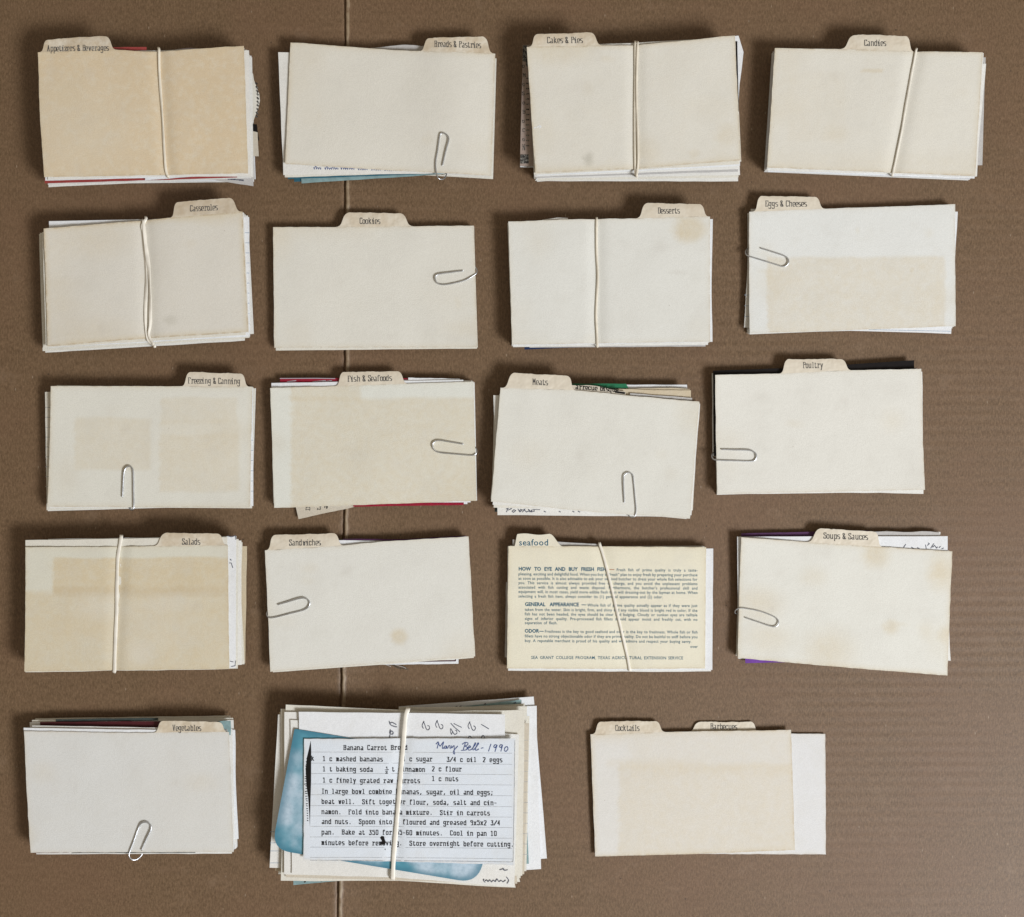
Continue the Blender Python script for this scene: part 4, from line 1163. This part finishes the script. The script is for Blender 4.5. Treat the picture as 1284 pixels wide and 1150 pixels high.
# ================================================================ row 5
# --- Vegetables
d = divider_stack("clipped card stack with tab reading Vegetables", 1.1,
    [(30.2, 916.9), (287.2, 917.9), (293, 1068), (38.8, 1068.8)], (192, 286, 15, 12.5, 10, 6), ("Vegetables", 234, 912.6, 36, 7.6, 0),
    lambda s: [s.spot(230, 1000, 60, 60, .9, .08)], .14, base=(0.703, 0.708, 0.685), mottled=.04, tab_age=.5, seed=18,
    top=[(.55, 1.6)], left=[(.5, -.8)], warp=lambda x, y: -.03*y)
d.filler(n=14, z1=.75, spread=.03, mats=('white', 'bright', 'cream'), skew=(.03, 0))
d.card([(29.5, 912.6), (285, 915.3), (293.5, 1066), (42, 1068)], .06, 'bright', top=[(.6, 1)], label="white card rising above the divider at left")
d.card([(100, 912), (294.5, 915.5), (299.3, 1051.5), (100, 1062)], .3, 'bright', right=[(.5, -1.2)], label="white paper with blue writing at the right edge")
d.card([(40, 910), (291, 914), (294.5, 1058), (41, 1064)], .16, 'white')
d.card([(37, 906), (292.5, 903), (297, 1056), (41, 1060)], .42, 'white')
pr = None
d.card([(50, 905.6), (201, 904.6), (201, 1000), (50, 1000)], .36, 'maroon', label="maroon card edge behind the front card")
d.card([(40, 903), (292, 900.5), (292, 1000), (40, 1000)], .5, 'cream')
d.card([(70, 902), (198, 900.2), (198, 1000), (70, 1000)], .62-.16+.01, 'darkgreen', label="dark grey-green card edge at the top")
d.card([(44, 901), (288.4, 897.6), (294, 1050), (44, 1050)], .72, 'cream')
dg_ = d.card([(272, 905), (289, 904), (289, 922), (272, 922)], .1, 'palegreen')
d.card([(41, 1000), (110, 1000), (110, 1068.6), (41, 1069.6)], .10, 'maroon')
d.card([(90, 1000), (245, 1000), (245, 1069.0), (90, 1069.6)], .13, 'darkgreen')
d.card([(46, 1000), (289, 1000), (291, 1070), (46, 1071)], .24, 'white')
clip("large tilted paper clip at the bottom edge of the Vegetables stack", [(177.9, 1065.7), (184, 1052), (190, 1039.6), (189.3, 1033.5), (184, 1030.2), (178.2, 1031.6), (174.5, 1037), (168.8, 1053), (163.6, 1066.5), (162.6, 1073), (166.2, 1077.8)],
     d.top, [(171.5, 1078), (176.5, 1073), (181, 1063), (188, 1040)], r=.044)

# --- Banana Carrot Bread bundle
e = Stack("fat bundle of mixed recipe cards under a typed Banana Carrot Bread recipe", 1.7,
    [(381.2, 926.6), (646.3, 925.8), (644, 1084), (380.5, 1077.8)], band_line=((507, 892), (493, 1099)))
tp = paper("photocopied_recipe_paper", (.73, .79, .86), [e.spot(500, 940, 60, 12, .8, .10)], .1, e.top.size, mottled=.05, seed=19)
e.top.th = .015
rc = e.top.build("recipe_card", tp, e.root)
rc["label"] = "photocopied typed recipe card on top of the bundle"
for i, y in enumerate([943.2, 957.2, 970.2, 983.3, 996.8, 1010.5, 1023.5, 1036.5, 1049.7, 1062.4, 1075.2]):
    pr = Print(e.top, .006); pr.line([(389, y), (450+7*(i % 3), y), (560, y+.6), (642, y+1.0)], .38); pr.build("rule_line", M['i_grule'], e.root, rc)
pr = Print(e.top, .006)
pr.line([(389, 1078.6), (500, 1079.2), (640, 1080), (643, 1079.6), (643.6, 1076), (644.9, 990), (645.6, 928)], .7)
pr.build("border_line", M['i_grule'], e.root, rc)
pr = Print(e.top, .008)
T0, PW = 403.2, 4.24
TY = dict(gw=.59, gh=.70, wv=1.02, wh=.78, jit=.14)
def typ(s, x, y, slope=.006): pr.slab(s, x, y+2.1, TY['gw'], TY['gh'], TY['wv'], TY['wh'], slope, PW, jit=.16, fine=True)
typ("Banana Carrot Bread", 430.8, 938.2, .003)
typ("1 c mashed bananas", 404.6, 952.2); typ("1 c sugar", 504.8, 952.4); typ("3/4 c oil", 560, 953); typ("2 eggs", 605.4, 953.2)
typ("1 t baking soda", 404.6, 965.2); typ("t cinnamon", 491.3, 965.4); typ("2 c flour", 541.6, 965)
typ("1 c finely grated raw carrots", 404.6, 979.2); typ("1 c nuts", 541.6, 977.2)
pr.line([(484.2, 962.5), (485.3, 961.8), (485.3, 964.6)], .8); pr.line([(482.6, 965.6), (487.4, 965.3)], .7); pr.line([(483.4, 967.6), (485.6, 967), (485.6, 968.4), (483.4, 970), (486.4, 970)], .7)
for s, y in (("In large bowl combine bananas, sugar, oil and eggs;", 993), ("beat well.  Sift together flour, soda, salt and cin-", 1005.9), ("namon.  Fold into banana mixture.  Stir in carrots", 1018.8),
             ("and nuts.  Spoon into a floured and greased 9x5x2 3/4", 1031), ("pan.  Bake at 350 for 55-60 minutes.  Cool in pan 10", 1044.2), ("minutes before removing.  Store overnight before cutting.", 1057.4)):
    typ(s, T0, y)
typ("k", 390.3, 951.8)
pr.build("typed_lettering", M['i_type'], e.root, rc)
pr = Print(e.top, .009)
pr.poly([(389.6, 929), (390.2, 940), (390, 980), (389.2, 1005), (388.6, 1037), (387.8, 1020), (386.4, 1000), (384.2, 985), (383.2, 965), (384.8, 950), (387.2, 940)])
for i in range(26):
    y = 952+i*3.1; q = 1-abs(i-9)/19
    pr.line([(384.6+2*(1-q), y), (383.4+2.4*(1-q)-random.random()*2*q, y+random.uniform(-.6, .6))], .8)
pr.build("ink_smudge", M['black'], e.root, rc)
pr = Print(e.top, .009)
pr.poly([(476.5, 1050.5), (478.5, 1048.2), (481.5, 1048.8), (482.6, 1053), (484, 1056), (482.8, 1058.6), (479.5, 1059.2), (476.8, 1057.6), (479, 1054.5)])
pr.build("ink_blot", M['black'], e.root, rc)
pr = Print(e.top, .009)
pr.poly([(482.6, 1064.4), (483.6, 1064.2), (483.2, 1066), (482.4, 1065.8)])
pr.build("ink_blot", M['black'], e.root, rc)
pr = Print(e.top, .009)
o_ = (505, 860, 6.758)
hw = [[(283, 494), (303, 477), (292, 530)], [(303, 480), (316, 512), (346, 476), (336, 520), (340, 532), (352, 522)], [(374, 512), (360, 512), (352, 526), (362, 532), (374, 514), (372, 530), (384, 526)],
      [(384, 526), (392, 508), (402, 512), (400, 530), (412, 526)], [(414, 508), (416, 526), (436, 508), (436, 545), (440, 578), (428, 566), (440, 540), (466, 512)],
      [(532, 482), (512, 545)], [(505, 495), (530, 480), (552, 484), (550, 500), (525, 512), (546, 520), (538, 542), (496, 548)], [(552, 530), (575, 518), (566, 508), (553, 528), (562, 545), (585, 538)],
      [(585, 538), (618, 492), (612, 486), (594, 536), (604, 543)], [(606, 538), (642, 492), (636, 486), (616, 538), (628, 544), (645, 534)], [(664, 528), (683, 524)],
      [(748, 492), (738, 520), (728, 553)], [(798, 500), (782, 498), (772, 515), (784, 522), (800, 502), (790, 530), (782, 556)], [(846, 500), (830, 497), (820, 513), (832, 520), (846, 502), (838, 530), (832, 553)],
      [(886, 512), (868, 520), (862, 545), (876, 552), (892, 532), (886, 512)]]
for st in zs(*o_, hw): pr.line([q[:2] for q in smooth_path([(x, y, 0) for x, y in st], 4)], .85)
pr.build("handwritten_lettering", M['i_blue'], e.root, rc, "the name Mary Bell and year 1990 written in blue ink")
# slip with sideways figures
e2 = e.card([(374.6, 892.6), (633, 895.8), (633.6, 940), (376, 960)], .145, 'bright', label="white slip with sideways handwritten figures", thick=.02)
pr = Print(e2)
for dx, dy in ((0, 0), (135, -10), (462, 4)):
    for st in ([(415, 116), (403, 138), (396, 163), (408, 189)], [(410, 119), (424, 155), (438, 194), (456, 204), (470, 187), (466, 166), (451, 160)]):
        st = [(x+dx, y+dy) for x, y in st]
        pr.line([q[:2] for q in smooth_path([(x, y, 0) for x, y in zs(480, 890, 8.025, [st])[0]], 4)], .8)
for st in zs(480, 890, 8.025, [[(685, 138), (725, 180), (775, 222)], [(715, 140), (750, 158), (792, 178)], [(684, 190), (680, 215), (690, 248), (700, 225)], [(684, 192), (705, 225), (722, 248), (745, 238), (742, 212), (728, 208)], [(992, 148), (1030, 170), (1066, 192)],
                               [(862, 282), (868, 268), (880, 266), (892, 280)], [(992, 282), (1000, 264), (1014, 260), (1026, 280)]]):
    pr.line([q[:2] for q in smooth_path([(x, y, 0) for x, y in st], 4)], .8)
for st in zs(325, 860, 6.758, [[(1102, 300), (1112, 330), (1150, 348), (1168, 350)], [(1108, 318), (1128, 312), (1160, 330)], [(1112, 372), (1106, 402), (1128, 412), (1136, 396), (1118, 385), (1108, 420), (1104, 438)]]):
    pr.line([q[:2] for q in smooth_path([(x, y, 0) for x, y in st], 4)], .85)
pr.scrap = True; pr.build("handwritten_lettering", M['i_dark'], e.root, e2.obj)
# blue die-cut card with rounded corners
e3 = e.card([(364, 903), (651, 921), (645, 1112), (366, 1096)], .2, 'white', label="pale card with a bracketed handwritten word at its corner", nx=30, ny=18, bottom=[(.5, -3)])
mblue, nt, N, L, bs = nodes_of("blue_watercolour_print")
tc = N.new("ShaderNodeTexCoord"); nn = noise_n(nt, tc.outputs["Object"], .33, 3, .5); n2 = noise_n(nt, tc.outputs["Object"], 3, 4, .7)
col = mixc(nt, sstep(nt, nn.outputs["Fac"], .42, .66), (.10, .31, .40), (.52, .64, .74))
col = mixc(nt, math_n(nt, 'MULTIPLY', sstep(nt, n2.outputs["Fac"], .35, .8), .35), col, (.05, .17, .24))
sp = N.new("ShaderNodeSeparateXYZ"); L.new(tc.outputs["UV"], sp.inputs[0])
col = mixc(nt, math_n(nt, 'MULTIPLY', sstep(nt, sp.outputs[0], .90, .995), .7), col, (.06, .19, .27))
L.new(col, bs.inputs["Base Color"]); bs.inputs["Roughness"].default_value = .45; bs.inputs["Specular IOR Level"].default_value = .2
def rounded(C_):
    pts = []; n = len(C_)
    for i, (p, r) in enumerate(C_):
        a_ = C_[i-1][0]; b_ = C_[(i+1) % n][0]
        def to(p, q, r): l = math.dist(p, q); return (p[0]+(q[0]-p[0])*r/l, p[1]+(q[1]-p[1])*r/l)
        s_ = to(p, a_, r); f_ = to(p, b_, r)
        for k_ in range(9):
            t = k_/8; pts.append(((1-t)**2*s_[0]+2*t*(1-t)*p[0]+t*t*f_[0], (1-t)**2*s_[1]+2*t*(1-t)*p[1]+t*t*f_[1]))
        for k_ in range(1, 6):
            g = to(b_, p, C_[(i+1) % n][1]); pts.append((f_[0]+(g[0]-f_[0])*k_/6, f_[1]+(g[1]-f_[1])*k_/6))
    return pts
zb_ = e.h-.095; Wd = e.Wz(zb_)
op = [P(x, y, zb_) for x, y in rounded([((369.2, 914), 2), ((640, 958), 10), ((598.5, 1107.5), 24), ((340.5, 1065.2), 24)])]
cx_ = sum(p[0] for p in op)/len(op); cy_ = sum(p[1] for p in op)/len(op)
V, F, UV = [], [], []; R = 14; n = len(op)
for r_ in range(1, R+1):
    for x, y in op:
        X, Y = cx_+(x-cx_)*r_/R, cy_+(y-cy_)*r_/R; V.append((X, Y, zb_+Wd(X, Y))); UV.append((r_/R, 0))
V.append((cx_, cy_, zb_+Wd(cx_, cy_))); UV.append((0, 0)); c0 = len(V)-1
for x, y in op: V.append((x, y, zb_+Wd(x, y)-.025)); UV.append((1, 0))
for i in range(n):
    j = (i+1) % n
    F.append((c0, i, j)); F.append(((R-1)*n+i, c0+1+i, c0+1+j, (R-1)*n+j))
    for r_ in range(R-1): F.append((r_*n+i, (r_+1)*n+i, (r_+1)*n+j, r_*n+j))
o = mesh_obj("blue_card", V, F, mblue, e.root, None, UV)
o["label"] = "blue watercolour card with rounded corners under the typed recipe"
pr = Print(e3, .028)
for st in zs(505, 985, 6.758, [[(822, 712), (850, 706), (862, 718), (890, 712)], [(850, 700), (866, 716)], [(690, 792), (684, 800), (698, 818)], [(700, 805), (715, 798), (722, 812), (740, 798), (752, 814), (770, 800), (784, 812), (800, 790), (815, 812), (835, 802), (850, 814), (872, 800)], [(880, 775), (898, 800), (885, 828)]]):
    pr.line([q[:2] for q in smooth_path([(x, y, 0) for x, y in st], 3)], .75)
pr.scrap = True; pr.build("handwritten_lettering", M['i_dark'], e.root, e3.obj)
# the rest, top to bottom
e.card([(356.5, 893), (600, 893), (600, 1098), (356, 1097)], .30, 'white')
e.card([(366, 900), (640, 905), (648.5, 1108), (358, 1100)], .36, 'beige')
e5 = e.card([(358.3, 883.7), (600, 895), (646.5, 1113), (352, 1104.5)], .44, 'cream', label="cream card with its top left corner lowest over the crease", bottom=[(.5, -4)])
e.card([(480, 893), (658, 890.5), (655, 1098), (480, 1098)], .33, 'cream')
e6 = e.card([(500, 898), (663.5, 907), (657.4, 1096), (500, 1098)], .52, 'beige', label="grey-beige ruled card at the right side")
rules(e6, 648, 662, [928+i*13 for i in range(12)], M['i_grule'], e.root, .5, .01)
e.card([(352, 889), (600, 897), (652, 1106), (352, 1100)], .6, 'cream')
e7 = e.card([(348.7, 896), (500, 890), (500, 1095), (338, 1088)], .7, 'white', label="white ruled card with its corner at the lower left")
rules(e7, 339, 352, [1043, 1057, 1067, 1082], M['i_rule'], e.root, .6)
e.card([(500, 887), (661, 885.6), (652.5, 1101), (500, 1100)], .78, 'cream')
e.card([(350, 893), (500, 890), (652, 1104), (345, 1092)], .86, 'tan')
e.card([(355, 898), (664, 898), (660, 1092), (349, 1096)], .95, 'cream')
e8 = e.card([(520, 893), (653.5, 877.5), (663, 1083), (520, 1098)], 1.06, 'palegreen', label="grey-green printed card edge at the top right")
pr = Print(e8, .006)
for x, y in ((571, 887), (576, 886.6), (607, 883.5), (611.5, 885.6), (644.5, 882)): pr.line([(x, y), (x+2.2, y-1)], 1.2)
pr.scrap = True; pr.build("text_lettering", M['i_dark'], e.root, e8.obj)
e.card([(540, 889.5), (658, 882), (660, 1080), (540, 1090)], 1.0, 'cream')
e.card([(500, 895), (673, 885), (678.5, 1090), (500, 1098)], 1.14, 'bright', right=[(.3, -1)], label="bluish white sheet at the right")
e.card([(500, 886), (669.2, 873.4), (685.8, 1076.5), (500, 1090)], 1.25, 'bright', label="outermost bright white sheet at the right")
e9 = e.card([(363, 920), (600, 900), (600, 1088), (368, 1110)], 1.34, 'palegreen', label="teal-grey card edge at the bottom left")
pr = Print(e9, .006)
for x in (381.5, 402.5, 421): pr.line([(x, 1106-(x-381)*.06), (x+1.6, 1105.6-(x-381)*.06)], 1.3)
pr.scrap = True; pr.build("punched_dot", M['black'], e.root, e9.obj)
for i in range(5):
    z = 1.42-.0+i*.05
    e.card([(360-i, 905), (650, 900+i), (652, 1086-i*2), (358, 1090-i)], z if z < 1.62 else 1.62, ('white', 'cream', 'tan', 'white', 'cream')[i])
band("flat white rubber band round the Banana Carrot Bread bundle", [(511.5, 889.5), (508.5, 900), (506, 930), (501.8, 980), (497.6, 1030), (493.8, 1075), (492.6, 1101)], e.top, mat=M['rubber_pale'], twist=.05, w=.26, t=.07, lift=.03)

# --- the two loose dividers
def loose(label, z, quad, tab, text, stains, base, seed, tab_age, edge, top=(), bottom=(), curl=None):
    c = P(sum(q[0] for q in quad)/4, sum(q[1] for q in quad)/4, z)
    root = tag(empty("divider_card", (c[0], c[1], 0)), label, "index divider", "loose divider cards")
    sd = seed*3.3
    W = lambda x, y: .03*noise.noise(Vector((x*.2+sd, y*.2, sd)))
    sh = Sheet(quad, z, W, top, bottom, curl=curl)
    m = paper("divider_paper", base, stains(sh), edge, sh.size, mottled=.08, seed=seed)
    build_divider(sh, m, tab, tab_material("coated_tab", tab_age, seed), text, root, name="card_body")
    return sh
def sbox(sh, x0, y0, x1, y1, soft, st, shape='box'):
    a_ = P(x0, y0, sh.z0); b_ = P(x1, y1, sh.z0)
    return (shape, (a_[0]+b_[0])/2-sh.x0, (a_[1]+b_[1])/2-sh.y0, abs(b_[0]-a_[0])/2, abs(b_[1]-a_[1])/2, soft, st)
loose("pale divider card with tab reading Barbecues, mostly under the Cocktails divider", .10,
    [(778, 917.5), (1034.8, 920.3), (1035.5, 1071.5), (780, 1070.5)], (861, 953, 13.5, 14, 15, 6), ("Barbecues", 907.5, 910.8, 33, 7.4, .01),
    lambda sh: [], (.74,.745,.745), 21, .2, .12)
loose("yellowed divider card with tab reading Cocktails lying over the Barbecues divider", .24,
    [(740.4, 920.8), (991.6, 914.9), (997, 1066), (746.3, 1074)], (742, 835, 16, 14, 10, 11), ("Cocktails", 786.8, 912.6, 29.5, 7.6, 0),
    lambda sh: [sbox(sh, 776, 958, 1010, 1080, .22, .36), sbox(sh, 790, 915, 1010, 970, .4, .20), sbox(sh, 740, 918, 790, 930, .6, .3), sbox(sh, 760, 952, 880, 960, .25, .22)],
    (.73,.72,.685), 22, .4, .35, top=[(.36, -.6)], bottom=[(.5, 1.0)], curl=lambda u, v: .06*u*(1-v))
print("objects:", len(bpy.data.objects), "polys:", sum(len(m.polygons) for m in bpy.data.meshes))
